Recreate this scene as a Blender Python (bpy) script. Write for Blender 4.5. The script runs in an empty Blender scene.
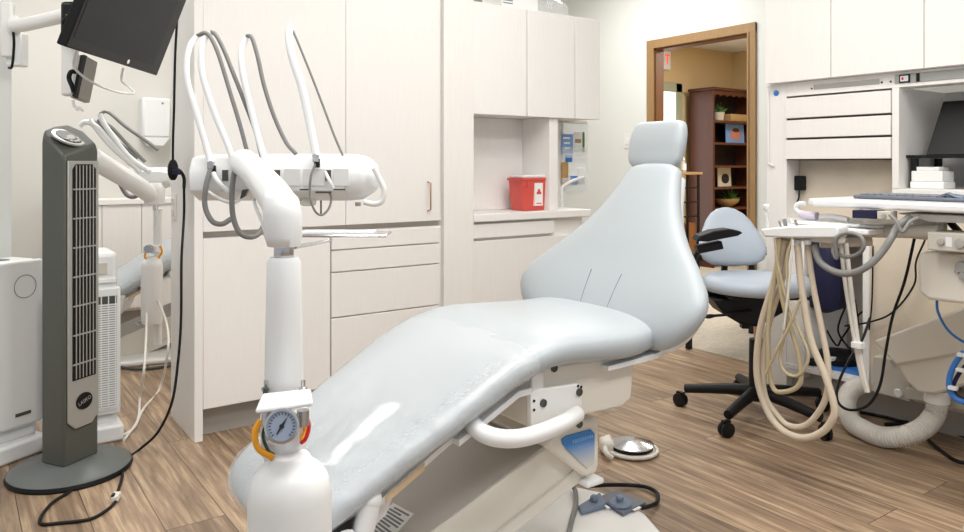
import bpy, bmesh, math, random
from mathutils import Vector, Matrix
random.seed(4)
S = bpy.context.scene
COL = S.collection
# ---------------------------------------------------------------- camera geometry
H = 1.12; F = 752.0; CX = 482.0; HY = 165.0
TH = math.radians(35.28); CT, ST = math.cos(TH), math.sin(TH)
CAM = Vector((0, 0, H))
def ray(u, v):
    X = (u-CX)/F; Z = (HY-v)/F
    return Vector((CT*X+ST, -ST*X+CT, Z))
def at(u, v, d): return CAM + ray(u, v)*d            # point at horizontal depth d
def onx(u, v, x): r = ray(u, v); return CAM + r*(x/r.x)
def ony(u, v, y): r = ray(u, v); return CAM + r*(y/r.y)
def onz(u, v, z): r = ray(u, v); return CAM + r*((z-H)/r.z)
def onp(u, v, p, n):
    r = ray(u, v); n = Vector(n); return CAM + r*((Vector(p)-CAM).dot(n)/r.dot(n))
CXV = Vector((CT, -ST, 0)); CYV = Vector((ST, CT, 0)); UP = Vector((0, 0, 1))
# ---------------------------------------------------------------- materials
MATS = {}
def nt(name):
    m = bpy.data.materials.new(name); m.use_nodes = True
    n = m.node_tree.nodes; l = m.node_tree.links
    return m, n, l, n['Principled BSDF']
def lin(c):
    def f(x):
        x /= 255.0
        return x/12.92 if x <= .04045 else ((x+.055)/1.055)**2.4
    return (f(c[0]), f(c[1]), f(c[2]), 1)
def mat(name, rgb, rough=.5, metal=0, var=.04, scale=12, bump=0, bscale=60, trans=0, alpha=1, coat=0, spec=.5, stretch=(1,1,1), sheen=0):
    m, n, l, b = nt(name)
    c = lin(rgb)
    tc = n.new('ShaderNodeTexCoord'); mp = n.new('ShaderNodeMapping'); mp.inputs['Scale'].default_value = stretch
    l.new(tc.outputs['Object'], mp.inputs['Vector'])
    nz = n.new('ShaderNodeTexNoise'); nz.inputs['Scale'].default_value = scale; nz.inputs['Detail'].default_value = 3
    l.new(mp.outputs[0], nz.inputs['Vector'])
    mx = n.new('ShaderNodeMix'); mx.data_type = 'RGBA'
    mx.inputs[6].default_value = tuple(max(0, x*(1-var)) for x in c[:3])+(1,)
    mx.inputs[7].default_value = tuple(min(1, x*(1+var)) for x in c[:3])+(1,)
    l.new(nz.outputs['Fac'], mx.inputs[0]); l.new(mx.outputs[2], b.inputs['Base Color'])
    b.inputs['Roughness'].default_value = rough; b.inputs['Metallic'].default_value = metal
    b.inputs['Transmission Weight'].default_value = trans; b.inputs['Alpha'].default_value = alpha
    b.inputs['Coat Weight'].default_value = coat; b.inputs['Specular IOR Level'].default_value = spec
    if bump:
        n2 = n.new('ShaderNodeTexNoise'); n2.inputs['Scale'].default_value = bscale; n2.inputs['Detail'].default_value = 4
        l.new(mp.outputs[0], n2.inputs['Vector'])
        bp = n.new('ShaderNodeBump'); bp.inputs['Strength'].default_value = bump; bp.inputs['Distance'].default_value = .01
        l.new(n2.outputs['Fac'], bp.inputs['Height']); l.new(bp.outputs[0], b.inputs['Normal'])
    MATS[name] = m; return m
def emis(name, rgb, st):
    m, n, l, b = nt(name)
    b.inputs['Base Color'].default_value = lin(rgb); b.inputs['Emission Color'].default_value = lin(rgb)
    b.inputs['Emission Strength'].default_value = st; MATS[name] = m; return m
def wood_floor():
    m, n, l, b = nt('oak_plank_floor')
    g = n.new('ShaderNodeNewGeometry'); sp = n.new('ShaderNodeSeparateXYZ'); l.new(g.outputs['Position'], sp.inputs[0])
    cb = n.new('ShaderNodeCombineXYZ'); l.new(sp.outputs['Y'], cb.inputs['X']); l.new(sp.outputs['X'], cb.inputs['Y'])
    br = n.new('ShaderNodeTexBrick'); l.new(cb.outputs[0], br.inputs['Vector'])
    br.inputs['Color1'].default_value = (0, 0, 0, 1); br.inputs['Color2'].default_value = (1, 1, 1, 1); br.inputs['Mortar'].default_value = (.5, .5, .5, 1)
    br.inputs['Scale'].default_value = 1; br.inputs['Mortar Size'].default_value = .0016; br.inputs['Mortar Smooth'].default_value = .2
    br.inputs['Brick Width'].default_value = 1.22; br.inputs['Row Height'].default_value = .18; br.offset = .37
    # per plank value shifts the grain
    sc = n.new('ShaderNodeVectorMath'); sc.operation = 'MULTIPLY'; sc.inputs[1].default_value = (1.5, 21, 1); l.new(cb.outputs[0], sc.inputs[0])
    off = n.new('ShaderNodeVectorMath'); off.operation = 'ADD'; l.new(sc.outputs[0], off.inputs[0])
    ms = n.new('ShaderNodeVectorMath'); ms.operation = 'MULTIPLY'; ms.inputs[1].default_value = (17, 9, 23); l.new(br.outputs['Color'], ms.inputs[0]); l.new(ms.outputs[0], off.inputs[1])
    nz = n.new('ShaderNodeTexNoise'); nz.inputs['Scale'].default_value = 2.0; nz.inputs['Detail'].default_value = 8; nz.inputs['Roughness'].default_value = .62; nz.inputs['Distortion'].default_value = .45
    l.new(off.outputs[0], nz.inputs['Vector'])
    rp = n.new('ShaderNodeValToRGB'); e = rp.color_ramp.elements
    e[0].position = .28; e[0].color = lin((108, 88, 70)); e[1].position = .72; e[1].color = lin((200, 174, 142))
    k = e.new(.5); k.color = lin((148, 124, 101))
    l.new(nz.outputs['Fac'], rp.inputs[0])
    mv = n.new('ShaderNodeMapRange'); mv.inputs['To Min'].default_value = .76; mv.inputs['To Max'].default_value = 1.14; l.new(br.outputs['Color'], mv.inputs['Value'])
    mu = n.new('ShaderNodeVectorMath'); mu.operation = 'SCALE'; l.new(rp.outputs[0], mu.inputs[0]); l.new(mv.outputs[0], mu.inputs['Scale'])
    mm = n.new('ShaderNodeMix'); mm.data_type = 'RGBA'; l.new(br.outputs['Fac'], mm.inputs[0]); l.new(mu.outputs[0], mm.inputs[6]); mm.inputs[7].default_value = lin((70, 52, 38))
    l.new(mm.outputs[2], b.inputs['Base Color']); b.inputs['Roughness'].default_value = .42
    bp = n.new('ShaderNodeBump'); bp.inputs['Strength'].default_value = .15; bp.inputs['Distance'].default_value = .004; l.new(nz.outputs['Fac'], bp.inputs['Height']); l.new(bp.outputs[0], b.inputs['Normal'])
    MATS['wood'] = m
wood_floor()
def laminate(name, rgb):                                 # pale laminate with a faint vertical grain
    mat(name, rgb, rough=.45, var=.05, scale=6, stretch=(40, 40, 1.2))
mat('wall', (224, 226, 222), .8, var=.02, scale=2)
mat('wall_far', (210, 208, 202), .8, var=.02, scale=2)
mat('hall_tan', (206, 180, 136), .8, var=.05, scale=2)
mat('ceil', (235, 234, 230), .9, var=.02)
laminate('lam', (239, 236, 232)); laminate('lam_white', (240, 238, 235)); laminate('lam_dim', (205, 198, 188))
mat('tan_paper', (214, 202, 184), .75, var=.10, scale=9, bump=.15, bscale=40)
mat('gap', (70, 62, 55), .8)
mat('white', (230, 231, 231), .35, var=.01, coat=.2)
mat('white_matte', (236, 235, 232), .6, var=.02)
mat('cream', (222, 217, 206), .5, var=.02)
mat('cream_dark', (202, 197, 186), .5, var=.03)
mat('grey_panel', (166, 162, 156), .45, var=.03)
mat('arm_grey', (178, 173, 166), .42, var=.02)
mat('vinyl', (174, 181, 185), .42, var=.03, scale=4, bump=.12, bscale=7, coat=.1)
mat('vinyl_stool', (178, 188, 200), .42, var=.03, scale=4, bump=.1, bscale=10)
mat('seam', (120, 128, 136), .6)
mat('black', (14, 14, 16), .45, var=.05, spec=.3)
mat('case_shade', (34, 22, 18), .6)  # cherry darkened to near black: shade inside the bookcase put into the colour
mat('black_gloss', (16, 17, 20), .25, var=.02)
mat('screen', (34, 37, 41), .5, var=.03, spec=.2)
mat('dgrey', (72, 74, 68), .45, var=.05)
mat('fan_grey', (80, 82, 75), .42, var=.05)
mat('fan_base', (98, 102, 100), .35, var=.08)
mat('silver', (176, 176, 172), .35, metal=.4, var=.03)
mat('slate', (98, 104, 116), .45, var=.05)
mat('steel', (200, 200, 202), .22, metal=1, var=.03)
mat('copper', (196, 160, 130), .3, metal=.9, var=.03)
mat('hose_grey', (128, 127, 125), .5, var=.03)
mat('hose_beige', (208, 194, 174), .5, var=.03)
mat('hose_tan', (184, 170, 138), .5, var=.03)
mat('hose_white', (222, 218, 210), .5, var=.03)
mat('red', (214, 84, 74), .35, var=.04)
mat('red_wire', (214, 30, 30), .4); mat('orange', (236, 160, 20), .4); mat('green', (24, 60, 50), .4); mat('yellow', (230, 214, 20), .5)
mat('blue', (52, 120, 200), .4, var=.1, scale=30); mat('navy', (12, 14, 56), .6, var=.2); mat('lblue', (120, 160, 214), .5, var=.2, scale=60)
mat('bluegrey', (112, 126, 146), .5, var=.05)
mat('lilac', (206, 198, 214), .4)
mat('ply', (222, 196, 158), .7, var=.15, scale=30)
mat('oak', (156, 124, 84), .45, var=.2, scale=8, stretch=(14, 14, 1))
mat('oak_dark', (126, 80, 42), .45, var=.25, scale=8, stretch=(14, 14, 1))
mat('cherry', (82, 42, 28), .35, var=.25, scale=6, stretch=(10, 10, 1))
mat('carpet', (196, 186, 170), .95, var=.28, scale=26, bump=.6, bscale=200, stretch=(.8, 3, 1))
mat('leaf', (74, 120, 50), .6, var=.3, scale=40); mat('basket', (176, 142, 90), .7, var=.3, scale=80); mat('pot', (206, 196, 176), .6, var=.05)
mat('paper', (240, 240, 238), .7, var=.02); mat('ink', (120, 124, 132), .7); mat('black_ink', (30, 30, 34), .6); mat('white_ink', (235, 235, 235), .5)
mat('skin_tone', (200, 130, 110), .6, var=.4, scale=40)
mat('green_frame', (160, 164, 140), .5)
mat('bottle', (228, 228, 227), .38, var=.01)
mat('gauge', (150, 162, 182), .4)
mat('clear', (240, 244, 246), .12, trans=0, alpha=.28, var=.01)
mat('film', (236, 240, 243), .16, alpha=.30, var=.01, bump=1.0, bscale=18, coat=.5)
mat('glasspot', (210, 214, 200), .1, alpha=.55, var=.02)
emis('fill_glow', (255, 252, 246), 6.0); emis('sky_pane', (235, 240, 240), 2.2); emis('exit', (255, 60, 50), 1.2); emis('strip', (255, 250, 240), 1.0)
def blue_fade():                                          # emblem: saturated blue fading to cream low down (printed)
    m, n, l, b = nt('emblem_print'); tc = n.new('ShaderNodeTexCoord'); sp = n.new('ShaderNodeSeparateXYZ'); l.new(tc.outputs['Generated'], sp.inputs[0])
    rp = n.new('ShaderNodeValToRGB'); e = rp.color_ramp.elements; e[0].position = .12; e[0].color = lin((205, 205, 200)); e[1].position = .75; e[1].color = lin((58, 128, 196))
    l.new(sp.outputs['Z'], rp.inputs[0]); l.new(rp.outputs[0], b.inputs['Base Color']); b.inputs['Roughness'].default_value = .4; MATS['emblem'] = m
blue_fade()
# ---------------------------------------------------------------- mesh helpers
def rot_basis(ax, ay=None):
    return ax
def box(bm, p0, p1):
    x0, x1 = sorted((p0[0], p1[0])); y0, y1 = sorted((p0[1], p1[1])); z0, z1 = sorted((p0[2], p1[2]))
    v = [bm.verts.new(p) for p in ((x0,y0,z0),(x1,y0,z0),(x1,y1,z0),(x0,y1,z0),(x0,y0,z1),(x1,y0,z1),(x1,y1,z1),(x0,y1,z1))]
    for f in ((0,3,2,1),(4,5,6,7),(0,1,5,4),(1,2,6,5),(2,3,7,6),(3,0,4,7)): bm.faces.new([v[i] for i in f])
def obox(bm, c, sx, sy, sz, X=None, Y=None, Z=None):      # oriented box, full sizes
    X = (X or CXV).normalized(); Z = (Z or UP).normalized(); Y = (Y or Z.cross(X)).normalized(); c = Vector(c)
    v = []
    for k in (-.5, .5):
        for i, j in ((-.5,-.5),(.5,-.5),(.5,.5),(-.5,.5)): v.append(bm.verts.new(c+X*sx*i+Y*sy*j+Z*sz*k))
    for f in ((0,3,2,1),(4,5,6,7),(0,1,5,4),(1,2,6,5),(2,3,7,6),(3,0,4,7)): bm.faces.new([v[i] for i in f])
def prism(bm, pts, ext):                                  # polygon extruded by a vector
    pts = [Vector(p) for p in pts]; ext = Vector(ext)
    a = [bm.verts.new(p) for p in pts]; b = [bm.verts.new(p+ext) for p in pts]
    n = len(pts); bm.faces.new(a); bm.faces.new(b[::-1])
    for i in range(n): bm.faces.new((a[i], b[i], b[(i+1)%n], a[(i+1)%n]))
def smooth_path(pts, k=6):
    pts = [Vector(p) for p in pts]
    if len(pts) < 3: return pts
    P = [pts[0]*2-pts[1]]+pts+[pts[-1]*2-pts[-2]]; out = []
    for i in range(1, len(P)-2):
        for j in range(k):
            t = j/k; a, b, c, d = P[i-1], P[i], P[i+1], P[i+2]
            out.append(.5*((2*b)+(c-a)*t+(2*a-5*b+4*c-d)*t*t+(3*b-3*c+d-a)*t**3))
    out.append(pts[-1]); return out
def tube(bm, pts, r, n=10, k=6, smooth=True, flat=1.0, nrm=None):
    P = smooth_path(pts, k) if smooth else [Vector(p) for p in pts]
    R = r if callable(r) else (lambda t: r)
    T = []
    for i in range(len(P)):
        d = P[min(i+1, len(P)-1)]-P[max(i-1, 0)]
        T.append(d.normalized() if d.length > 1e-9 else Vector((0,0,1)))
    u = T[0].orthogonal().normalized() if nrm is None else (Vector(nrm)-T[0]*Vector(nrm).dot(T[0])).normalized()
    rings = []
    for i, p in enumerate(P):
        u = (u-T[i]*u.dot(T[i])).normalized(); w = T[i].cross(u); rr = R(i/(len(P)-1))
        rings.append([bm.verts.new(p+(u*math.cos(a)*rr+w*math.sin(a)*rr*flat)) for a in [2*math.pi*j/n for j in range(n)]])
    for a, b in zip(rings, rings[1:]):
        for j in range(n): bm.faces.new((a[j], a[(j+1)%n], b[(j+1)%n], b[j]))
    bm.faces.new(rings[0][::-1]); bm.faces.new(rings[-1])
def lathe(bm, prof, c, ax=None, n=28):                    # prof: (r, h) along axis
    ax = (Vector(ax) if ax is not None else UP).normalized(); u = ax.orthogonal().normalized(); w = ax.cross(u); c = Vector(c)
    rings = []
    for r, h in prof:
        r = max(r, 1e-4)
        rings.append([bm.verts.new(c+ax*h+(u*math.cos(a)+w*math.sin(a))*r) for a in [2*math.pi*j/n for j in range(n)]])
    for a, b in zip(rings, rings[1:]):
        for j in range(n): bm.faces.new((a[j], a[(j+1)%n], b[(j+1)%n], b[j]))
    bm.faces.new(rings[0][::-1]); bm.faces.new(rings[-1])
def cyl(bm, c, r, h, ax=None, n=24): lathe(bm, [(r, 0), (r, h)], c, ax, n)
def interp(tab, t):
    for i in range(len(tab)-1):
        if t <= tab[i+1][0] or i == len(tab)-2:
            a, b = tab[i], tab[i+1]; s = (t-a[0])/(b[0]-a[0]); s = min(1, max(0, s)); return [x+(y-x)*s for x, y in zip(a[1:], b[1:])]
def cushion(bm, st, yc, n=28, e=2.6, bow=0, K=5):         # st rows: x, z (mid line), half width, thickness
    P = smooth_path([Vector((s[0], s[1], s[2])) for s in st], K); Q = smooth_path([Vector((s[3], 0, 0)) for s in st], K)
    rings = []; N = len(P)
    for i, p in enumerate(P):
        a = P[max(0, i-1)]; b = P[min(N-1, i+1)]; t = Vector((b[0]-a[0], 0, b[1]-a[1])).normalized(); nn = Vector((-t.z, 0, t.x))
        w = max(.004, p[2]); th = max(.004, Q[i].x); ring = []
        for j in range(n):
            A = 2*math.pi*j/n; ca, sa = math.cos(A), math.sin(A)
            yy = w*math.copysign(abs(ca)**(2/e), ca); hh = th/2*math.copysign(abs(sa)**(2/e), sa)
            hh += bow*(yy/.35)**2
            ring.append(bm.verts.new(Vector((p[0], yc+yy, p[1]))+nn*hh))
        rings.append(ring)
    for a, b in zip(rings, rings[1:]):
        for j in range(n): bm.faces.new((a[j], a[(j+1)%n], b[(j+1)%n], b[j]))
    bm.faces.new(rings[0][::-1]); bm.faces.new(rings[-1])
def blob(bm, c, rx, ry, rz, seg=16, X=None, Y=None, Z=None):
    X = X or Vector((1,0,0)); Y = Y or Vector((0,1,0)); Z = Z or UP; c = Vector(c); rings = []
    for i in range(1, seg):
        a = math.pi*i/seg; rings.append([bm.verts.new(c+X*rx*math.sin(a)*math.cos(b)+Y*ry*math.sin(a)*math.sin(b)-Z*rz*math.cos(a)) for b in [2*math.pi*j/(seg*2) for j in range(seg*2)]])
    n = seg*2
    for a, b in zip(rings, rings[1:]):
        for j in range(n): bm.faces.new((a[j], a[(j+1)%n], b[(j+1)%n], b[j]))
    bm.faces.new(rings[0][::-1]); bm.faces.new(rings[-1])
def BM(): return bmesh.new()
def rootloc(p):
    while p.parent: p = p.parent
    return p.location.copy()
def obj(name, bm, m, parent=None, bev=0, seg=2, ang=35, smooth=True, base=None):
    if isinstance(bm, bpy.types.Mesh):
        me = bm
    else:
        bmesh.ops.recalc_face_normals(bm, faces=bm.faces)
        me = bpy.data.meshes.new(name); bm.to_mesh(me); bm.free()
    o = bpy.data.objects.new(name, me); COL.objects.link(o)
    if parent: loc = rootloc(parent); o.parent = parent
    else:
        xs = [v.co for v in me.vertices]
        loc = Vector(base) if base else Vector(((min(v.x for v in xs)+max(v.x for v in xs))/2, (min(v.y for v in xs)+max(v.y for v in xs))/2, min(v.z for v in xs)))
        o.location = loc
    me.transform(Matrix.Translation(-loc))
    me.materials.append(MATS[m])
    if smooth:
        for p in me.polygons: p.use_smooth = True
        me.set_sharp_from_angle(angle=math.radians(ang))
    if bev:
        b = o.modifiers.new('bevel', 'BEVEL'); b.width = bev; b.segments = seg; b.limit_method = 'ANGLE'; b.angle_limit = math.radians(40)
    return o
def thing(name, label, cat, loc, group=None):
    o = bpy.data.objects.new(name, None); COL.objects.link(o); o.location = Vector(loc); o.empty_display_size = .1
    o['label'] = label; o['category'] = cat
    if group: o['group'] = group
    return o
def tag(o, label, cat, group=None):
    o['label'] = label; o['category'] = cat
    if group: o['group'] = group
    return o
def struct(o): o['kind'] = 'structure'; return o
def bx(name, p0, p1, m, parent=None, bev=.002):
    b = BM(); box(b, p0, p1); return obj(name, b, m, parent, bev)
def tb(name, pts, r, m, parent=None, **k):
    b = BM(); tube(b, pts, r, **k); return obj(name, b, m, parent, ang=60)
def lt(name, prof, c, m, parent=None, ax=None, n=28):
    b = BM(); lathe(b, prof, c, ax, n); return obj(name, b, m, parent)
def pr(name, pts, ext, m, parent=None, bev=0):
    b = BM(); prism(b, pts, ext); return obj(name, b, m, parent, bev)
def text(name, s, c, X, Z, size, m, parent, ext=.0008):    # lettering: X reading direction, Z up
    cu = bpy.data.curves.new(name, 'FONT'); cu.body = s; cu.size = size; cu.extrude = ext; cu.align_x = 'CENTER'; cu.align_y = 'CENTER'
    o = bpy.data.objects.new('t', cu); COL.objects.link(o); dg = bpy.context.evaluated_depsgraph_get()
    me = bpy.data.meshes.new_from_object(o.evaluated_get(dg)); bpy.data.objects.remove(o)
    X = Vector(X).normalized(); Z = Vector(Z).normalized(); N = X.cross(Z)
    M = Matrix((X, Z, N)).transposed().to_4x4(); M.translation = Vector(c)
    me.transform(M); me.materials.clear()
    return obj(name, me, m, parent, smooth=False)
def copy_tree(o, parent=None):
    c = o.copy(); COL.objects.link(c)
    if parent: c.parent = parent
    for ch in o.children: copy_tree(ch, c)
    return c
# ================================================================ THE SETTING
YF = 3.17                                              # front plane of the left run of cabinets
XD = 4.63                                              # wall with the doorway
XR = 3.33                                              # front plane of the right run of cabinets
o = bx('floor', (-1.6, -1.5, -.05), (3.70, 6.3, 0), 'wood', bev=0); struct(o)
o = bx('floor', (3.70, -1.5, -.05), (9.6, 6.3, .004), 'carpet', bev=0); struct(o)
o = bx('ceiling', (-1.6, -1.5, 2.80), (4.75, 6.3, 2.86), 'ceil', bev=0); struct(o)
o = bx('ceiling', (4.75, 2.0, 2.46), (9.6, 6.3, 2.52), 'ceil', bev=0); struct(o)
# stub wall left of the opening, the far wall beyond it and its side wall
XS = onx(10, 165, 0.2); 
o = bx('wall_left', (-1.6, 3.62, 0), (.205, 3.78, 2.80), 'wall', bev=0); struct(o)
o = bx('wall_back', (-1.6, 6.0, 0), (4.75, 6.12, 2.80), 'wall_far', bev=0); struct(o)
# wall with the doorway, one mesh with the opening left free
yo1 = onx(750.5, 100, XD).y; yo2 = onx(654.5, 100, XD).y; zo = 2.06
b = BM(); box(b, (XD, 1.2, 0), (XD+.09, yo1, 2.80)); box(b, (XD, yo2, 0), (XD+.09, 6.3, 2.80)); box(b, (XD, yo1, zo), (XD+.09, yo2, 2.80))
struct(obj('wall_right', b, 'wall'))
# oak casing and jamb
yc1 = onx(757, 100, XD).y; yc2 = onx(648, 100, XD).y; zt = 2.125
b = BM(); box(b, (XD-.02, yc1, 0), (XD, yo1+.005, zt)); box(b, (XD-.02, yo2-.005, 0), (XD, yc2, zt)); box(b, (XD-.021, yc1, zo-.005), (XD, yc2, zt))
fr = struct(obj('door_1', b, 'oak', bev=.004))
b = BM(); box(b, (XD, yo1-.002, 0), (XD+.09, yo1+.018, zo)); box(b, (XD, yo2-.018, 0), (XD+.09, yo2+.002, zo)); box(b, (XD, yo1, zo-.018), (XD+.09, yo2, zo+.002))
obj('jamb', b, 'oak_dark', fr)
# inner bead of the casing
b = BM(); box(b, (XD-.026, yo1-.002, 0), (XD-.018, yo1+.012, zo)); box(b, (XD-.026, yo2-.012, 0), (XD-.018, yo2+.002, zo)); obj('casing_bead', b, 'oak', fr)
# hallway walls
o = bx('wall_hall', (4.75, 5.6, 0), (9.6, 5.7, 2.46), 'hall_tan', bev=0); struct(o)
o = bx('wall_hall', (7.62, 2.0, 0), (7.72, 5.6, 2.46), 'hall_tan', bev=0); struct(o)
o = bx('wall_hall', (4.75, 1.9, 0), (7.72, 2.0, 2.46), 'hall_tan', bev=0); struct(o)
# glazed door in the hall, seen as a narrow strip
xw0 = ony(640, 165, 5.6).x; xw1 = ony(679.5, 165, 5.6).x; zw = ony(668, 83, 5.6).z
b = BM(); box(b, (xw0, 5.56, 0), (xw0+.1, 5.6, zw)); box(b, (xw1-.10, 5.56, 0), (xw1, 5.6, zw)); box(b, (xw0, 5.56, zw-.10), (xw1, 5.6, zw)); box(b, (xw0, 5.56, 0), (xw1, 5.6, .25))
wf = struct(obj('window_1', b, 'green_frame', bev=.004))
bx('pane', (xw0+.09, 5.575, .24), (xw1-.09, 5.595, zw-.09), 'sky_pane', wf, bev=0)
# baseboards
struct(bx('baseboard_back', (.9, 5.985, 0), (4.6, 6.0, .1), 'lam_dim'))
struct(bx('baseboard_left', (-1.6, 3.605, 0), (.205, 3.62, .1), 'lam_dim'))
struct(bx('baseboard_right', (XD-.012, yc2+.002, 0), (XD, 5.99, .1), 'lam_dim'))
# ================================================================ LEFT RUN OF CABINETS
XL0 = ony(193.5, 300, YF-.02).x; XL1 = ony(201, 300, YF).x; YB = YF+.36
def xa(u, y=YF-.02): return ony(u, 165, y).x
xs1 = xa(331); xs2 = xa(439.5); xs3 = xa(473); xs4 = xa(527); xs5 = xa(575); xs6 = xa(600)
# end panel (a proud edge runs down to the floor)
b = BM(); box(b, (XL0, YF-.03, 0), (XL1, YB, 2.80)); 
ep = obj('end_panel', b, 'lam', bev=.002); tag(ep, 'tall off-white end panel closing the left end of the cabinet run, beside the tower fan', 'panel')
# tall upper cabinet
zu = .845
t = thing('tall_cabinet', 'tall off-white cabinet above the drawers, with a small wire pull low on its door', 'cabinet', ((XL1+xs2)/2, YF+.18, zu))
bx('body', (XL1+.001, YF, zu), (xs2+.02, YB, 2.80), 'lam', t)
xm = xa(346)
d1 = bx('door', (XL1+.003, YF-.02, zu+.002), (xm-.002, YF-.0005, 2.79), 'lam', t, bev=.0015)
d2 = bx('door', (xm+.0, YF-.02, zu+.002), (xs2, YF-.0005, 2.79), 'lam', t, bev=.0015)
xh = xa(430.5, YF-.045); z0 = ony(430, 211, YF-.045).z; z1 = ony(430, 182, YF-.045).z
tb('handle', [(xh, YF-.02, z0), (xh, YF-.047, z0+.006), (xh, YF-.047, z1-.006), (xh, YF-.02, z1)], .0042, 'copper', d2, smooth=False)
# base cabinet with one wide door and a bank of drawers
t = thing('base_cabinet', 'off-white base cabinet under the tall doors, plain door at left and drawers at right', 'cabinet', ((XL1+xs2)/2, YF+.18, 0))
bx('body', (XL1+.001, YF, .12), (xs2+.02, YB, zu-.026), 'lam', t)
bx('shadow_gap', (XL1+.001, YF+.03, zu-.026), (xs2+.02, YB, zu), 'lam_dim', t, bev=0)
bx('toe_kick', (XL1+.001, YF+.05, 0), (xs2+.02, YF+.07, .12), 'grey_panel', t, bev=0)
bx('door', (XL1+.003, YF-.02, .125), (xs1-.004, YF-.0005, zu-.028), 'lam', t)
zl = [zu-.028, .735, .634, .430, .125]
for i in range(4):
    bx('drawer', (xs1+.003, YF-.02, zl[i+1]+.003), (xs2, YF-.0005, zl[i]-.0025), 'lam', t)
# filler column
o = bx('filler_panel', (xs2+.0205, YF-.028, 0), (xs3, YB, 2.80), 'lam'); tag(o, 'narrow full-height off-white column between the drawers and the red sharps bin niche', 'panel')
# wall cabinet over the niche
zb = 1.385; ztp = 1.955
t = thing('wall_cabinet', 'off-white wall cabinet with three flat doors hanging over the red sharps bin', 'cabinet', ((xs3+xs6)/2, YF+.15, zb))
bx('body', (xs3+.001, YF, zb), (xs6, YB-.06, ztp), 'lam_white', t)
for a, c in ((xs3, xs4), (xs4, xs5), (xs5, xs6)):
    bx('door', (a+.003, YF-.02, zb-.004), (c-.002, YF-.0005, ztp), 'lam_white', t)
# niche: back panel, side panel
xn0 = xa(552); xn1 = xa(560.5); zc = .868
t = thing('niche_surround', 'off-white niche with back and side panel around the red sharps bin', 'niche', ((xs3+xn1)/2, YF+.2, zc))
bx('back_panel', (xs3+.001, YF+.24, zc+.001), (xn0, YF+.26, zb-.001), 'lam_white', t)
bx('side_panel', (xn0, YF+.001, zc+.001), (xn1, YF+.26, zb-.001), 'lam_white', t)
xe = xa(590)
b = BM(); box(b, (xs3+.001, YF-.03, zc-.04), (xe, YF+.262, zc)); o = obj('countertop', b, 'lam_white', bev=.004); tag(o, 'white countertop strip under the red sharps bin', 'countertop')
t = thing('drawer_unit', 'off-white base unit below the red sharps bin with one shallow drawer', 'cabinet', ((xs3+xe)/2, YF+.15, 0))
bx('body', (xs3+.001, YF+.012, 0), (xe-.03, YB-.06, zc-.041), 'lam', t)
xq = xa(555)
bx('drawer', (xs3+.004, YF-.014, ony(473, 238.5, YF).z), (xq, YF+.0115, zc-.052), 'lam_white', t)
bx('drawer', (xs3+.004, YF-.006, .13), (xe-.034, YF+.0115, ony(473, 241.5, YF).z), 'lam', t)
# panel behind the clear organiser
o = bx('back_panel', (xn1+.001, YF+.24, zc+.001), (xe+.03, YF+.26, zb-.001), 'lam_white'); tag(o, 'pale panel behind the clear hanging organiser', 'panel')
# clear hanging organiser with pouches and packets
ya = YF+.235
t = thing('hanging_organizer', 'clear plastic pocket organiser with blue and white packets beside the red sharps bin', 'organizer', (xa(574, ya), ya-.02, .93))
def ob(name, u0, v0, u1, v1, m, y0, th=.012, par=None, bev=.002):
    a = ony(u0, v0, y0); c = ony(u1, v1, y0)
    return bx(name, (a.x, y0-th, c.z), (c.x, y0, a.z), m, par, bev)
ob('sheet', 561, 122, 588, 194, 'clear', ya, .002, t)
ob('rail', 561, 120, 586, 124, 'cream', ya-.002, .01, t)
ob('pocket', 562, 147, 587, 158, 'clear', ya-.03, .003, t); ob('pocket', 562, 178, 587, 190, 'clear', ya-.03, .003, t)
for (u0, v0, u1, v1, m, lb, n) in ((561.5, 134, 571.5, 154, 'lblue', 'blue printed packet in the upper pocket of the clear organiser', 'packet'), (573, 132, 584, 152, 'paper', 'white leaflet with teal edge in the upper pocket of the clear organiser', 'leaflet'),
        (565, 155, 571, 162, 'blue', 'small bright blue box in the middle of the clear organiser', 'small_box'), (561, 162, 567, 184, 'basket', 'brown and cream pouch at the left of the lower pocket', 'pouch'),
        (570, 176, 576, 185, 'blue', 'blue sachet in the lower pocket of the clear organiser', 'sachet'), (577, 168, 584, 184, 'paper', 'white pouch at the right of the lower pocket', 'pouch')):
    k = ob(n, u0, v0, u1, v1, m, ya-.006, .014); tag(k, lb, 'packet', 'packets in the clear organiser')
    if n == 'leaflet': ob('edge', 582.5, 132, 584.4, 152, 'leaf', ya-.0205, .001, k, 0); ob('print', 575, 139, 581, 143, 'copper', ya-.0205, .001, k, 0)
    if n == 'packet':
        for q in range(3): ob('print', 563+q, 137+q*5, 570, 139+q*5, 'paper', ya-.0205, .001, k, 0)
p = [Vector((ony(562, 192, ya-.06).x, ya-.06, zc+.004)), ony(562, 194, ya-.06), ony(562.5, 187, ya-.06), ony(572, 181, ya-.06), ony(584, 177, ya-.05)]
o = tb('saliva_ejector_holder', p, .009, 'white'); tag(o, 'bent white plastic arm lying across the bottom of the clear organiser', 'holder')
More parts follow.
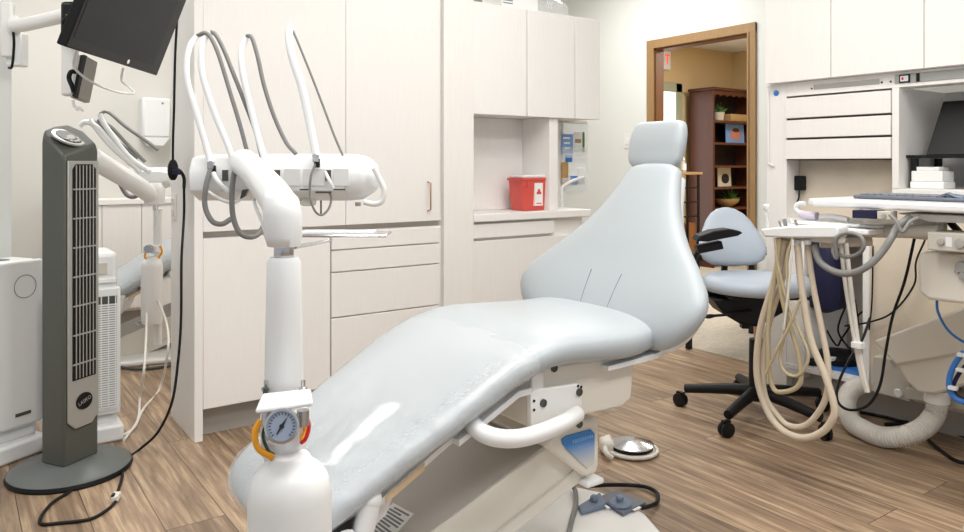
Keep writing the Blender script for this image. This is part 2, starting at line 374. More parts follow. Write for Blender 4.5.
# red sharps bin
zc0 = zc; a = ony(515, 206, YF+.10); c = ony(546.5, 206, YF+.10)
x0, x1 = a.x, c.x; y0, y1 = YF+.035, YF+.165; zt_ = ony(530, 178, YF+.05).z
t = thing('sharps_container', 'red sharps bin with white lid and white hazard label on the countertop', 'sharps bin', ((x0+x1)/2, (y0+y1)/2, zc))
b = BM(); q = .012
vs = [b.verts.new(p) for p in ((x0+q,y0+q,zc),(x1-q,y0+q,zc),(x1-q,y1-q,zc),(x0+q,y1-q,zc),(x0,y0,zt_),(x1,y0,zt_),(x1,y1,zt_),(x0,y1,zt_))]
for f in ((0,3,2,1),(4,5,6,7),(0,1,5,4),(1,2,6,5),(2,3,7,6),(3,0,4,7)): b.faces.new([vs[i] for i in f])
obj('bin', b, 'red', t, bev=.008)
bx('rim', (x0-.004, y0-.004, zt_-.014), (x1+.004, y1+.004, zt_), 'red', t, bev=.003)
bx('lid', (x0+.006, y0+.004, zt_), (x1-.006, y1-.004, zt_+.016), 'white', t, bev=.005)
xl = x0+(x1-x0)*.38; hz = zt_-zc
lb_ = bx('label', (xl, y0-.004, zc+.028), (xl+.055, y0+.012, zt_-.028), 'paper', t, bev=0)
b = BM(); cx_ = xl+.0275; cz_ = zc+.028+(hz-.056)*.60
for k in range(3):
    A = math.pi/2+k*2*math.pi/3; c_ = Vector((cx_+.009*math.cos(A), y0-.0050, cz_+.009*math.sin(A)))
    ring = [c_+Vector((.0088*math.cos(w), 0, .0088*math.sin(w))) for w in [2*math.pi*j/14 for j in range(14)]]; prism(b, ring, (0, .0012, 0))
obj('hazard_symbol', b, 'red', lb_)
bx('print', (xl+.010, y0-.005, zc+.038), (xl+.045, y0-.0038, zc+.044), 'red', lb_, 0)
for k in range(2): bx('rib', (x0+.012+.02*k, y0-.003, zt_-.05), (x0+.02+.02*k, y0+.006, zt_-.016), 'red', t, bev=.001)
# clutter on top of the wall cabinet
yk = YF+.10
a = ony(495, 10, yk); c = ony(531, 10, yk)
o = bx('paper_box', (a.x, yk-.06, ztp+.001), (c.x, yk+.12, ztp+.10), 'paper'); tag(o, 'white printed paper box lying on top of the wall cabinet', 'box')
for k in range(4): bx('print', (a.x+.01, yk-.0612, ztp+.03+.015*k), (a.x+.075, yk-.0598, ztp+.036+.015*k), 'ink', o, 0)
b = BM(); ca = ony(548, 6, yk+.02)
lathe(b, [(.02, 0), (.10, .002), (.125, .03), (.12, .07), (.08, .10), (.02, .115)], (ca.x, yk+.03, ztp+.001), None, 22)
o = obj('plastic_bag', b, 'clear'); tag(o, 'clear crumpled plastic bag on top of the wall cabinet', 'bag')
# light switch on the doorway wall
p = onx(628, 141, XD)
t = thing('light_switch', 'white light switch plate on the wall left of the doorway', 'light switch', (XD-.008, p.y, p.z-.06))
bx('plate', (XD-.008, p.y-.04, p.z-.06), (XD, p.y+.04, p.z+.06), 'white', t); bx('rocker', (XD-.013, p.y-.016, p.z-.03), (XD-.008, p.y+.016, p.z+.03), 'white_matte', t)
# ================================================================ HALLWAY
# exit sign
p = ony(668, 60, 5.55)
t = thing('exit_sign', 'white exit sign with red letters seen through the doorway', 'exit sign', (p.x-.1, 5.55, p.z-.1))
e0 = bx('housing', (p.x-.30, 5.55, p.z-.105), (p.x+.045, 5.598, p.z+.095), 'white', t)
text('lettering', 'EXIT', (p.x-.125, 5.548, p.z), (1,0,0), (0,0,1), .155, 'exit', e0)
p = ony(693, 140, 5.59)
o = bx('light_switch', (p.x-.035, 5.585, p.z-.06), (p.x+.035, 5.599, p.z+.06), 'white'); tag(o, 'white switch plate on the tan hallway wall beside the bookcase', 'light switch')
# bookcase
xb0 = ony(713, 100, 5.2).x; xb1 = xb0+.84; yb0, yb1 = 5.2, 5.52; ztb = ony(713, 87, 5.2).z
t = thing('bookcase', 'dark cherry bookcase with scalloped top rail against the hallway wall', 'bookcase', ((xb0+xb1)/2, 5.36, 0))
for xx in (xb0, xb1-.03): bx('side_panel', (xx, yb0+.0, 0), (xx+.03, yb1, ztb-.03), 'cherry', t)
bx('back_panel', (xb0+.03, yb1-.02, 0), (xb1-.03, yb1, ztb-.03), 'case_shade', t)
bx('top', (xb0-.03, yb0-.03, ztb-.03), (xb1+.03, yb1, ztb), 'cherry', t, bev=.008)
pts = [(xb0+.03, yb0, ztb-.03), (xb0+.03, yb0, ztb-.12)]
nn = 30
for i in range(nn+1):
    s = i/nn; pts.append((xb0+.03+s*(xb1-xb0-.06), yb0, ztb-.095+.022*abs(math.sin(s*math.pi*7))-(.02 if i in (0, nn) else 0)))
pts += [(xb1-.03, yb0, ztb-.03)]
pr('scalloped_rail', pts, (0, .02, 0), 'cherry', t)
sh = [ony(725, v, 5.2).z for v in (120.5, 142.5, 165.5, 187, 208)]+[.1]
for z in sh: bx('shelf', (xb0+.03, yb0+.005, z-.025), (xb1-.03, yb1-.02, z), 'cherry', t)
yk = 5.34
def xk(u): return ony(u, 165, yk).x
# potted plant
p = xk(719); z = sh[0]
t = thing('potted_plant', 'small green plant in a cream pot on the top bookcase shelf', 'plant', (p, yk, z))
lt('pot', [(.045, 0), (.06, .09), (.062, .1), (.05, .1)], (p, yk, z), 'pot', t)
b = BM()
for k in range(36):
    A = random.uniform(0, 6.28); L = random.uniform(.05, .13); e_ = random.uniform(.2, 1.3); d = Vector((math.cos(A)*math.sin(e_), math.sin(A)*math.sin(e_), math.cos(e_))); s0 = Vector((p, yk, z+.09)); w = d.orthogonal().normalized()*.012
    prism(b, [s0, s0+d*L*.5+w, s0+d*L, s0+d*L*.5-w], d.cross(w).normalized()*.002)
obj('foliage', b, 'leaf', t)
a = xk(725); c = xk(742.5)
o = bx('basket', (a, yk-.09, sh[0]), (c, yk+.08, sh[0]+.085), 'basket', bev=.012); tag(o, 'low woven tan basket on the top bookcase shelf', 'basket')
# picture on second shelf
def frame(name, u0, u1, z, h, m1, m2, lab, lean=.05):
    a = xk(u0); c = xk(u1)
    t = thing(name, lab, 'picture', ((a+c)/2, yk, z))
    Z = Vector((0, lean, 1)).normalized()
    b = BM(); obox(b, Vector(((a+c)/2, yk, z))+Z*h/2, c-a, .012, h, X=Vector((1,0,0)), Z=Z); obj('cover', b, m1, t, bev=.002)
    b = BM(); blob(b, Vector(((a+c)/2+.01, yk-.007, z))+Z*h*.40, (c-a)*.3, .004, h*.28, 8); obj('printed_figure', b, m2, t)
    if name == 'magazine':
        b = BM(); obox(b, Vector(((a+c)/2, yk-.0065, z))+Z*h*.86, (c-a)*.7, .003, h*.10, X=Vector((1,0,0)), Z=Z); obj('printed_title', b, 'lblue', t)
        b = BM(); blob(b, Vector(((a+c)/2+.01, yk-.010, z))+Z*h*.62, (c-a)*.2, .004, h*.12, 8); obj('printed_hair', b, 'cherry', t)
frame('magazine', 726, 744, sh[1], .235, 'lblue', 'skin_tone', 'glossy magazine with a portrait cover standing on the second bookcase shelf')
frame('picture_frame', 718, 731, sh[3], .215, 'pot', 'black_ink', 'cream framed print of a dark figure on the fourth bookcase shelf')
t = thing('fern_bowl', 'brown bowl with trailing green leaves on the lowest visible bookcase shelf', 'plant', (xk(728), yk, sh[4]))
lt('bowl', [(.05, 0), (.12, .05), (.14, .09), (.12, .09)], (xk(727), yk, sh[4]), 'basket', t)
b = BM()
for k in range(40):
    A = random.uniform(0, 6.28); L = random.uniform(.08, .17); e_ = random.uniform(.2, 1.5); d = Vector((math.cos(A)*math.sin(e_), math.sin(A)*math.sin(e_)*.6, math.cos(e_))); s0 = Vector((xk(730), yk, sh[4]+.08)); w = d.orthogonal().normalized()*.01
    prism(b, [s0, s0+d*L*.5+w, s0+d*L, s0+d*L*.5-w], d.cross(w).normalized()*.002)
obj('foliage', b, 'leaf', t)
# hall side table with wood top and black rails
a = at(683, 172, 7.4); c = at(700.5, 172, 7.4)
xt0, xt1 = a.x-.30, c.x; yt = c.y; ztt = c.z
t = thing('console_table', 'hallway stand with a wooden top and thin black posts and rails', 'table', ((xt0+xt1)/2, yt+.12, 0))
bx('top', (xt0, yt-.02, ztt-.025), (xt1+.01, yt+.3, ztt), 'oak', t)
for xx in (xt0+.02, (xt0+xt1)/2+.03, xt1-.03):
    for yy in (yt, yt+.26): bx('post', (xx, yy, 0), (xx+.02, yy+.02, ztt-.025), 'black', t)
for k in range(3): bx('rail', (xt0+.03, yt+.004, ztt-.16-.14*k), (xt1-.02, yt+.012, ztt-.145-.14*k), 'black', t)
bx('cabinet', (xt0+.02, yt+.03, .05), (xt1-.03, yt+.26, ztt-.5), 'oak_dark', t)
p = Vector((ony(683.5, 172, yt+.1).x, yt+.1, ztt))
t = thing('pump_bottle', 'clear pump bottle with white label on the hallway stand', 'bottle', p)
lt('bottle', [(.025, 0), (.026, .09), (.012, .105), (.012, .115)], p, 'clear', t); lt('pump', [(.013, 0), (.013, .02), (.004, .022), (.004, .04)], p+UP*.115, 'white', t); lt('label', [(.0268, .02), (.0268, .08)], p, 'paper', t)
# ================================================================ RIGHT RUN OF CABINETS
def yr(u, x=XR): return onx(u, 165, x).y
yA = yr(766.5); yB = yr(786.5); yC = yr(893); 
zub = 1.52
# overhead cabinet
XO = XR-.03
t = thing('overhead_cabinet', 'large plain off-white overhead cabinet above the right-hand work niche', 'cabinet', (XR+.2, 1.2, zub))
yo = onx(767, 165, XO).y
bx('body', (XO, .2, zub), (XR+.46, yo, 2.80), 'lam_white', t)
for a, c in ((yo, onx(833, 165, XO).y), (onx(833, 165, XO).y, onx(926, 165, XO).y), (onx(926, 165, XO).y, .25)):
    bx('door', (XO-.018, c+.0015, zub), (XO-.0005, a-.0015, 2.79), 'lam', t, bev=.001)
# gable
o = bx('gable_panel', (XR, yB, 0), (XR+.46, yA, zub-.001), 'lam'); tag(o, 'tall off-white gable at the left end of the right-hand cabinets, beside the doorway', 'panel')
p = onx(776, 93, XR-.004); o = lt('cord_hook', [(.014, 0), (.014, .004), (.008, .008)], Vector((XR, p.y, p.z)), 'blue', ax=(-1, 0, 0)); tag(o, 'small blue round sticker on the cabinet gable', 'sticker')
# white conduit on the doorway wall
p0 = onx(763, 88, XR); 
o = tb('cord_cover', [Vector((XR-.01, onx(768, 90, XR-.01).y, onx(768, 90, XR-.01).z)), Vector((XR-.01, onx(768, 90, XR-.01).y, onx(768, 163, XR-.01).z)), Vector((XR-.01, onx(772, 163, XR-.01).y-.01, onx(768, 166, XR-.01).z))], .006, 'white_matte', smooth=False); tag(o, 'thin white cord cover running down the gable edge', 'cord')
# light rail below overhead cabinet
zr1 = onx(787, 97.5, XR).z+.004
t = thing('light_rail', 'off-white rail with a grey light strip and sockets under the overhead cabinet', 'light rail', (XR+.05, 1.4, zr1))
bx('rail', (XR-.002, .25, zr1), (XR+.1, yB-.001, zub-.001), 'lam', t)
def ob2(name, u0, v0, u1, v1, m, x0, th, par, bev=.001):
    a = onx(u0, v0, x0); c = onx(u1, v1, x0); return bx(name, (x0-th, c.y, c.z), (x0, a.y, a.z), m, par, bev)
ya_, yb_ = yr(814), yr(880)
bx('light_strip', (XR-.005, yb_, zr1+.022), (XR-.0018, ya_, zub-.022), 'silver', t)
for u in (812, 882, 891): 
    lt('screw', [(.005, 0), (.004, .003)], Vector((XR-.0025, yr(u), (zr1+zub)/2-.005)), 'dgrey', t, ax=(-1, 0, 0), n=10)
sp_ = bx('socket_strip', (XR-.006, .3, zr1+.016), (XR-.0018, yr(895), zub-.012), 'silver', t)
zz = (zr1+zub)/2+.002
sk = bx('socket', (XR-.010, yr(911), zz-.018), (XR-.0058, yr(900), zz+.018), 'black', sp_)
bx('socket', (XR-.010, yr(920.5), zz-.018), (XR-.0058, yr(917), zz+.018), 'black', sp_)
bx('switch', (XR-.013, yr(909.5), zz-.012), (XR-.0098, yr(901.5), zz+.012), 'white', t); bx('switch_light', (XR-.0145, yr(905), zz-.006), (XR-.0125, yr(903), zz+.006), 'red_wire', t)
# drawer cabinet
zd = [zr1-.004, onx(787, 119.5, XR).z, onx(787, 139, XR).z, onx(787, 160, XR).z]
t = thing('hanging_drawer_cabinet', 'off-white cabinet of three shallow drawers under the light rail', 'cabinet', (XR+.2, (yB+yC)/2, zd[3]))
bx('body', (XR+.002, yC, zd[3]), (XR+.40, yB-.001, zd[0]), 'gap', t)
for i in range(3): bx('drawer', (XR-.018, yC+.002, zd[i+1]+.004), (XR+.0015, yB-.004, zd[i]-.006), 'lam', t)
# upright between drawers and the monitor bay
o = bx('upright_panel', (XR-.012, yC-.03, 1.02), (XR+.41, yC-.001, zr1-.001), 'lam'); tag(o, 'off-white upright between the three drawers and the monitor bay', 'panel')
o = bx('bay_back_panel', (XR+.41, .2, 1.02), (XR+.43, yC-.03, zr1-.001), 'lam_white'); tag(o, 'pale back panel behind the tilted monitor', 'panel')
o = bx('niche_back_panel', (XR+.11, yC-.03, .86), (XR+.13, yB-.001, zd[3]-.001), 'tan_paper'); tag(o, 'tan textured panel under the three hanging drawers', 'panel')
o = bx('countertop', (XR-.012, .2, .985), (XR+.41, yC-.0, 1.019), 'lam_white', bev=.004); tag(o, 'white counter under the monitor riser and paper boxes', 'countertop')
# base: tan fronted run with an open bay
yO0, yO1 = yr(863.5), yr(804)
t = thing('base_cabinet', 'tan fronted base cabinet behind the hoses with an open bay of cables', 'cabinet', (XR+.2, 1.2, 0))
bx('front_panel', (XR, .2, .12), (XR+.02, yO0-.03, .984), 'tan_paper', t)
bx('door_edge', (XR-.008, yO0-.03, .12), (XR+.30, yO0, .984), 'lam_white', t)
bx('bay_side', (XR, yO1, .1), (XR+.40, yB-.001, .859), 'lam_white', t)
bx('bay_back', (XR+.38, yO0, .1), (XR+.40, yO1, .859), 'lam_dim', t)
bx('bay_shelf', (XR-.012, yr(869), .135), (XR+.38, yr(787), .158), 'lam_white', t, bev=.003)
bx('top_panel', (XR+.02, yO0, .84), (XR+.38, yO1, .859), 'lam', t)
bx('toe_kick', (XR+.05, .2, 0), (XR+.07, yB-.001, .134), 'grey_panel', t)
# stuff in the bay
p = onx(836, 360, XR+.14)
c0 = Vector((XR+.15, yr(838, XR+.15), .158))
o = bx('blue_folder', c0+Vector((-.10, -.15, 0)), c0+Vector((.10, .14, .018)), 'blue'); tag(o, 'blue folder lying on the shelf of the open bay', 'folder')
t = thing('power_box', 'black power box with a silver plug on the blue folder in the open bay', 'power supply', c0+UP*.019)
b = BM(); lathe(b, [(.10, 0), (.105, .03), (.08, .05), (.03, .06)], c0+UP*.0185, None, 20); obj('housing', b, 'black', t)
bx('plug', c0+Vector((-.125, -.04, .045)), c0+Vector((-.07, -.005, .06)), 'white', t)
c1 = Vector((XR+.07, yr(806.5, XR+.07)-.03, .158)); b = BM()
for k in range(4): tube(b, [c1+Vector((.035*math.cos(a), .04*math.sin(a), .006+.009*k)) for a in [i*math.pi/5 for i in range(11)]], .005, n=8, k=3)
o = obj('cable_coil', b, 'black'); tag(o, 'small coil of black cable on the left of the bay shelf', 'cable coil')
b = BM(); c2 = onx(826, 250, XR+.12)
lathe(b, [(.02, -.30), (.085, -.27), (.10, -.15), (.09, 0), (.06, .10), (.02, .16)], c2, None, 18)
for v in b.verts: v.co += Vector((random.uniform(-.006, .006), random.uniform(-.008, .008), 0))
o = obj('dark_blue_bag', b, 'navy'); tag(o, 'dark blue bag hanging inside the open bay', 'bag')
for k, pts in enumerate(([(848, 300, .2), (838, 330, .2), (850, 350, .15), (846, 356, .12)], [(822, 322, .2), (836, 345, .2), (842, 338, .18), (856, 318, .1), (862, 312, .05)], [(818, 330, .22), (824, 352, .2), (836, 352, .15)], [(855, 300, .2), (858, 330, .12), (848, 352, .12)])):
    o = tb('cable', [onx(u, v, XR+dx) for u, v, dx in pts], .0045, 'black'); tag(o, ['black cable dropping to the power box in the open bay', 'black cable looping across the open bay', 'black cable at the left of the open bay', 'black cable at the right of the open bay'][k], 'cable', 'cables in the open bay')
# riser, boxes, tilted monitor
xm_ = XR+.17
yr1 = onx(905, 165, XR+.06).y
t = thing('monitor_riser', 'black monitor riser standing on the white counter', 'monitor stand', (XR+.2, yr1-.25, 1.02))
zs = onx(912, 156.5, XR+.06).z
bx('shelf', (XR+.05, yr1-.55, zs-.006), (XR+.34, yr1, zs+.006), 'black', t)
for yy in (yr1-.035, yr1-.5):
    for xx in (XR+.07, XR+.29): lt('leg', [(.016, 0), (.016, zs-1.027)], (xx, yy, 1.0195), 'black', t)
# paper boxes
pb0 = onx(932, 187, XR+.09)
for k, (w, h, z, lb) in enumerate(((.135, .03, 1.0195, 'lowest white paper box of the stack under the monitor riser'), (.125, .045, 1.0495, 'middle white paper box of the stack under the monitor riser'))):
    o = bx('paper_box', (pb0.x-.05, pb0.y-w/2, z), (pb0.x+.06, pb0.y+w/2, z+h), 'paper', bev=.004); tag(o, lb, 'box', 'white boxes under the monitor riser')
o = bx('note_pad', (pb0.x-.04, pb0.y-.045, 1.095), (pb0.x+.05, pb0.y+.045, 1.112), 'white_matte', bev=.002); tag(o, 'small white pad topmost on the boxes under the monitor riser', 'pad')
# monitor
t = thing('desktop_monitor', 'black monitor standing askew on the black riser', 'monitor', (XR+.2, yr1-.3, zs+.006))
a = onx(926, 155, XR+.13); bq = onx(943, 101.5, XR+.22)
X = Vector((.15, -1, 0)).normalized(); hgt = bq.z-a.z
pts = [a, a+X*.5, Vector((bq.x, bq.y-.40, bq.z)), bq]
pr('screen', pts, (.03, .005, 0), 'black_gloss', t, bev=.003)
b = BM(); box(b, (XR+.13, yr1-.40, zs+.007), (XR+.26, yr1-.25, zs+.018)); obj('foot', b, 'black', t, bev=.003)
b = BM(); box(b, (XR+.20, yr1-.34, zs+.018), (XR+.225, yr1-.31, zs+.12)); obj('neck', b, 'black', t)
# charger in the tan niche
p = onx(801.5, 183, XR+.105)
t = thing('power_adapter', 'black power adapter plugged in at the left of the tan niche', 'power adapter', (XR+.09, p.y, p.z-.04))
bx('housing', (XR+.065, p.y-.026, p.z-.036), (XR+.108, p.y+.026, p.z+.036), 'black', t, bev=.006)
tb('cord', [(XR+.085, p.y, p.z-.03), (XR+.083, p.y+.003, p.z-.08), (XR+.07, p.y+.03, p.z-.15), (XR+.075, p.y+.04, p.z-.26)], .004, 'black', t)
# ================================================================ TOWER FAN
fc = at(70.5, 470, 2.755); fc.z = 0
_p = math.radians(18); FX, FY = CXV*math.cos(_p)-CYV*math.sin(_p), CYV*math.cos(_p)+CXV*math.sin(_p)
fan = thing('tower_fan', 'tall dark grey tower fan with a silver grille on a wide oval base', 'fan', fc)
b = BM(); 
def ell(r1, r2, z, n=48): return [fc+FX*(r1*math.cos(a))+FY*(r2*math.sin(a))+UP*z for a in [2*math.pi*j/n for j in range(n)]]
def stack(bm, rings):
    R = [[bm.verts.new(p) for p in r] for r in rings]; n = len(R[0])
    for a, c in zip(R, R[1:]):
        for j in range(n): bm.faces.new((a[j], a[(j+1)%n], c[(j+1)%n], c[j]))
    bm.faces.new(R[0][::-1]); bm.faces.new(R[-1])
stack(b, [ell(.204, .206, 0), ell(.207, .209, .008), ell(.203, .205, .018)]); obj('base_rim', b, 'black', fan)
b = BM(); stack(b, [ell(.201, .203, .0185), ell(.19, .19, .026), ell(.12, .11, .040), ell(.11, .10, .046)]); obj('base', b, 'fan_base', fan)
# body: local x = front, y = away from the lens
def fp(x, y, z): return fc+FX*x+FY*y+UP*z
sec = [(.052, -.078), (.052, .078), (-.02, .088), (-.075, .06), (-.088, 0.0), (-.082, -.045), (-.06, -.066)]
def ztop(x, y=0): return 1.262-(x+.088)*.62+y*.28
zb_ = .042
b = BM()
lo = [b.verts.new(fp(x, y, zb_)) for x, y in sec]; mid = [b.verts.new(fp(x, y, ztop(x, y)-.028)) for x, y in sec]; hi = [b.verts.new(fp(x*.93-.002, y*.93, ztop(x, y)+.004)) for x, y in sec]
n = len(sec)
for A, B_ in ((lo, mid), (mid, hi)):
    for i in range(n): b.faces.new((A[i], A[(i+1)%n], B_[(i+1)%n], B_[i]))
b.faces.new(lo[::-1]); b.faces.new(hi)
obj('body', b, 'fan_grey', fan, bev=.010, seg=3)
# silver front with grille slot
zf0, zf1 = .17, 1.135
b = BM(); prism(b, [fp(.0535, y, z) for y, z in ((-.066, zf0+.03), (-.035, zf0), (.040, zf0), (.071, zf0+.03), (.071, zf1), (-.066, zf1))], FX*.006); ff = obj('front_frame', b, 'silver', fan, bev=.002)
b = BM(); prism(b, [fp(.0598, y, z) for y, z in ((-.048, .345), (.056, .345), (.056, zf1-.03), (.04, zf1-.012), (-.034, zf1-.012), (-.048, zf1-.03))], FX*.0015); obj('grille_back', b, 'black', ff)
b = BM()
for k in range(6): y = -.035+k*.0152; prism(b, [fp(.061, y, .35), fp(.061, y+.004, .35), fp(.061, y+.004, zf1-.016), fp(.061, y, zf1-.016)], FX*.002)
for k in range(7): z = .40+k*.105; prism(b, [fp(.0605, -.048, z), fp(.0605, .056, z), fp(.0605, .056, z+.005), fp(.0605, -.048, z+.005)], FX*.004)
obj('grille_slats', b, 'silver', ff)
lc = fp(.060, .003, .262); ov = BM(); ring = [lc+FY*.036*math.cos(a)+UP*.030*math.sin(a) for a in [2*math.pi*j/30 for j in range(30)]]; prism(ov, ring, FX*.003); bd = obj('badge', ov, 'black', ff)
text('lettering', 'LASKO', lc+FX*.0035, FY*1.0+UP*.28, UP-FY*.28, .019, 'silver', bd)
# control dial on the sloped top
nx = (UP+FX*.62-FY*.28).normalized(); ux = (FX-UP*.62).normalized(); tc_ = fp(-.010, 0, ztop(-.010)+.0045)
b = BM(); stack(b, [[tc_+ux*r1*math.cos(a)+FY*r2*math.sin(a)+nx*h for a in [2*math.pi*j/36 for j in range(36)]] for r1, r2, h in ((.058, .062, 0), (.056, .060, .006), (.050, .052, .007))]); obj('dial_ring', b, 'silver', fan)
b = BM(); stack(b, [[tc_+ux*r1*math.cos(a)+FY*r2*math.sin(a)+nx*h for a in [2*math.pi*j/36 for j in range(36)]] for r1, r2, h in ((.046, .046, .007), (.044, .044, .009))]); obj('dial_face', b, 'black', fan)
b = BM()
for k in range(6): A = -1.2+k*.55; lathe(b, [(.007, 0), (.005, .003)], tc_+ux*(.012+.026*math.cos(A))+FY*.026*math.sin(A)+nx*.009, nx, 10)
lathe(b, [(.016, 0), (.014, .004)], tc_+ux*.01+nx*.009, nx, 16); obj('buttons', b, 'silver', fan)
# back vents
b = BM()
for k in range(62): z = .16+k*.015; prism(b, [fp(-.093, -.02, z), fp(-.093, .03, z), fp(-.093, .03, z+.005), fp(-.093, -.02, z+.005)], FX*.02)
obj('back_vents', b, 'black', fan)
# black cord from the wall plug to the fan
dc = 3.0
pz = lambda u, v: onz(u, v, .006)
pts = [at(184, 186, 3.05), at(184, 215, 3.05), at(181.5, 260, 3.0), at(181, 320, 2.97), at(178, 362, 2.94), at(172, 402, 2.9), at(158, 432, 2.9), pz(140, 449), pz(125, 461), pz(122, 478), pz(117, 494)]
tb('power_cord', pts, .0052, 'black', fan)
cordB = tb('floor_lead', [pz(117, 500), pz(108, 509), pz(90, 519), pz(60, 523), pz(42, 524), pz(41, 517), pz(52, 503), pz(66, 494), pz(78, 486)], .0052, 'black'); tag(cordB, 'black lead curling on the floor in front of the tower fan base', 'cord')
t = thing('cord_connector', 'white and black connector joining the cords on the floor by the fan', 'connector', pz(116, 499))
b = BM(); q = pz(116, 499)+UP*.008; obox(b, q, .045, .022, .018, X=(pz(110, 508)-pz(118, 494))); obj('housing', b, 'cream', t, bev=.003); b = BM(); obox(b, q+UP*.006-FY*.012, .022, .010, .016, X=(pz(110, 508)-pz(118, 494))); obj('strain_relief', b, 'black', t, bev=.002)
# outlet on the partition end, with plug
p = onx(174.5, 207, XL0)
q = onx(183.5, 178, XL0)
t = thing('wall_outlet', 'pale double outlet on the end panel beside the black plug', 'outlet', (XL0-.006, p.y, p.z-.06))
bx('plate', (XL0-.006, p.y-.036, p.z-.058), (XL0-.0002, p.y+.036, p.z+.058), 'white_matte', t); 
for dz in (-.024, .024): bx('socket', (XL0-.0095, p.y-.017, p.z+dz-.015), (XL0-.0058, p.y+.017, p.z+dz+.015), 'cream', t)
t = thing('plug_adapter', 'black plug adapter with a blue insert hanging on the partition end', 'plug', at(174, 184, 3.08))
b = BM(); blob(b, at(173, 170, 3.08), .022, .018, .045, 8); obj('adapter', b, 'black', t); b = BM(); obox(b, at(177, 172, 3.06), .03, .02, .022); obj('insert', b, 'navy', t, bev=.003)
tb('lead', [at(172, 163, 3.08), at(174, 168, 3.07), at(180, 171, 3.06), at(184, 178, 3.07), at(184, 188, 3.07)], .007, 'black', t)
MC = [at(177, 20, 3.05), at(175, 60, 3.06), at(174, 110, 3.07), at(173, 140, 3.07), at(173, 168, 3.07)]
# ================================================================ AIR PURIFIERS
def purifier(c, fx, w, d, h, label, front):
    fx = Vector(fx).normalized(); fy = UP.cross(fx)      # fx: front normal, fy: along width
    t = thing('air_purifier', label, 'air purifier', c, 'air purifiers'); P = lambda x, y, z: c+fx*x+fy*y+UP*z
    b = BM(); obox(b, P(0, 0, .035), d+.03, w+.02, .07, X=fx); obj('base', b, 'white', t, bev=.012)
    b = BM(); obox(b, P(-.01, 0, (h+.06)/2), d-.03, w-.012, h-.06, X=fx); obj('body', b, 'white', t, bev=.02, seg=3)
    if front:
        b = BM(); obox(b, P(d/2-.012, 0, (h+.12)/2), .022, w, h-.12, X=fx); fpn = obj('front_panel', b, 'white', t, bev=.015, seg=3)
        b = BM(); cc = P(d/2, w*.30, h-.10); n_ = 30; R1, R2 = .045, .042
        a1 = [b.verts.new(cc+fy*R1*math.cos(2*math.pi*j/n_)+UP*R1*math.sin(2*math.pi*j/n_)+fx*.0008) for j in range(n_)]; a2 = [b.verts.new(cc+fy*R2*math.cos(2*math.pi*j/n_)+UP*R2*math.sin(2*math.pi*j/n_)+fx*.0008) for j in range(n_)]
        for j in range(n_): b.faces.new((a1[j], a1[(j+1)%n_], a2[(j+1)%n_], a2[j]))
        obj('sensor_ring', b, 'ink', fpn)
        b = BM(); obox(b, P(d/2, w*.28, .17), .004, .06, .012, X=fx); obj('badge', b, 'dgrey', fpn)
        b = BM(); obox(b, P(-.0, 0, h+.001), d*.3, w*.5, .003, X=fx); obj('top_vent', b, 'ink', t)
    else:
        b = BM(); obox(b, P(d/2-.012, 0, (h-.13+.10)/2), .018, w, h-.25, X=fx); g = obj('grille_panel', b, 'white', t, bev=.008)
        b = BM(); obox(b, P(d/2-.002, 0, (h-.13+.10)/2), .004, w-.03, h-.32, X=fx); obj('grille_back', b, 'dgrey', g)
        b = BM()
        for k in range(46): z = .135+k*(h-.335)/46; obox(b, P(d/2+.001, 0, z), .006, w-.03, .0062, X=fx)
        for k in range(9): obox(b, P(d/2+.0015, -w/2+.02+k*(w-.04)/8, (h-.03)/2), .004, .004, h-.32, X=fx)
        obj('grille_slats', b, 'white', g)
        b = BM(); obox(b, P(d/2-.022, 0, h-.065), .006, w*.62, .045, X=fx); obj('hand_grip', b, 'cream_dark', t)
        b = BM(); obox(b, P(d/2-.022, 0, h-.115), .012, w*.9, .02, X=fx); obj('trim', b, 'white_matte', t, bev=.004)
    return t
cA = at(48, 450, 2.955); cA.z = 0
al = (CXV*-.41+CYV*-.91).normalized(); fn = (CXV*.91-CYV*.41).normalized()
purifier(cA+al*.20-fn*.10, fn, .38, .18, .755, 'white air purifier with a ring on its front, standing left of the tower fan', True)
p = ony(121, 440, 3.35); cB = Vector((p.x-.125, 3.35+.13, 0))
purifier(cB, (0, -1, 0), .25, .26, .765, 'white air purifier with a slotted grille, half hidden behind the tower fan', False)
# ================================================================ TILTED MONITOR ON A WALL ARM
A = at(66, 47, 2.1); B = at(157, 76, 2.78); B.z = A.z
bd_ = (B-A).normalized(); upv = (UP*.94+CXV*.36); nrm = bd_.cross(upv).normalized()
if nrm.dot(CXV) < 0: nrm = -nrm
upv = (upv-bd_*upv.dot(bd_)).normalized(); W = (B-A).length; Hh = .44
t = thing('tilted_monitor', 'black monitor tipped downwards on a wall arm above the tower fan', 'monitor', A)
b = BM(); prism(b, [A, B, B+upv*Hh, A+upv*Hh], -nrm*.03); obj('casing', b, 'black', t, bev=.004)
m_ = .018
b = BM(); prism(b, [A+bd_*m_+upv*.03, B-bd_*m_*4+upv*.03, B-bd_*m_*4+upv*(Hh-.02), A+bd_*m_+upv*(Hh-.02)], nrm*.0012); obj('screen', b, 'screen', t)
b = BM(); lathe(b, [(.008, 0), (.0075, .0012)], A+bd_*W*.60+upv*.016, nrm, 16); obj('logo', b, 'white_ink', t)
b = BM(); cc = A+bd_*W*.35+upv*Hh*.40-nrm*.06; obox(b, cc, .16, .06, .14, X=bd_, Z=upv); obj('rear_mount', b, 'black', t, bev=.01)
b = BM(); obox(b, at(72, 22, 2.30), .05, .05, .12); obj('tilt_bracket', b, 'black', t, bev=.012); b = BM(); obox(b, at(72, 18, 2.26), .026, .02, .018); obj('warning_tag', b, 'yellow', t)
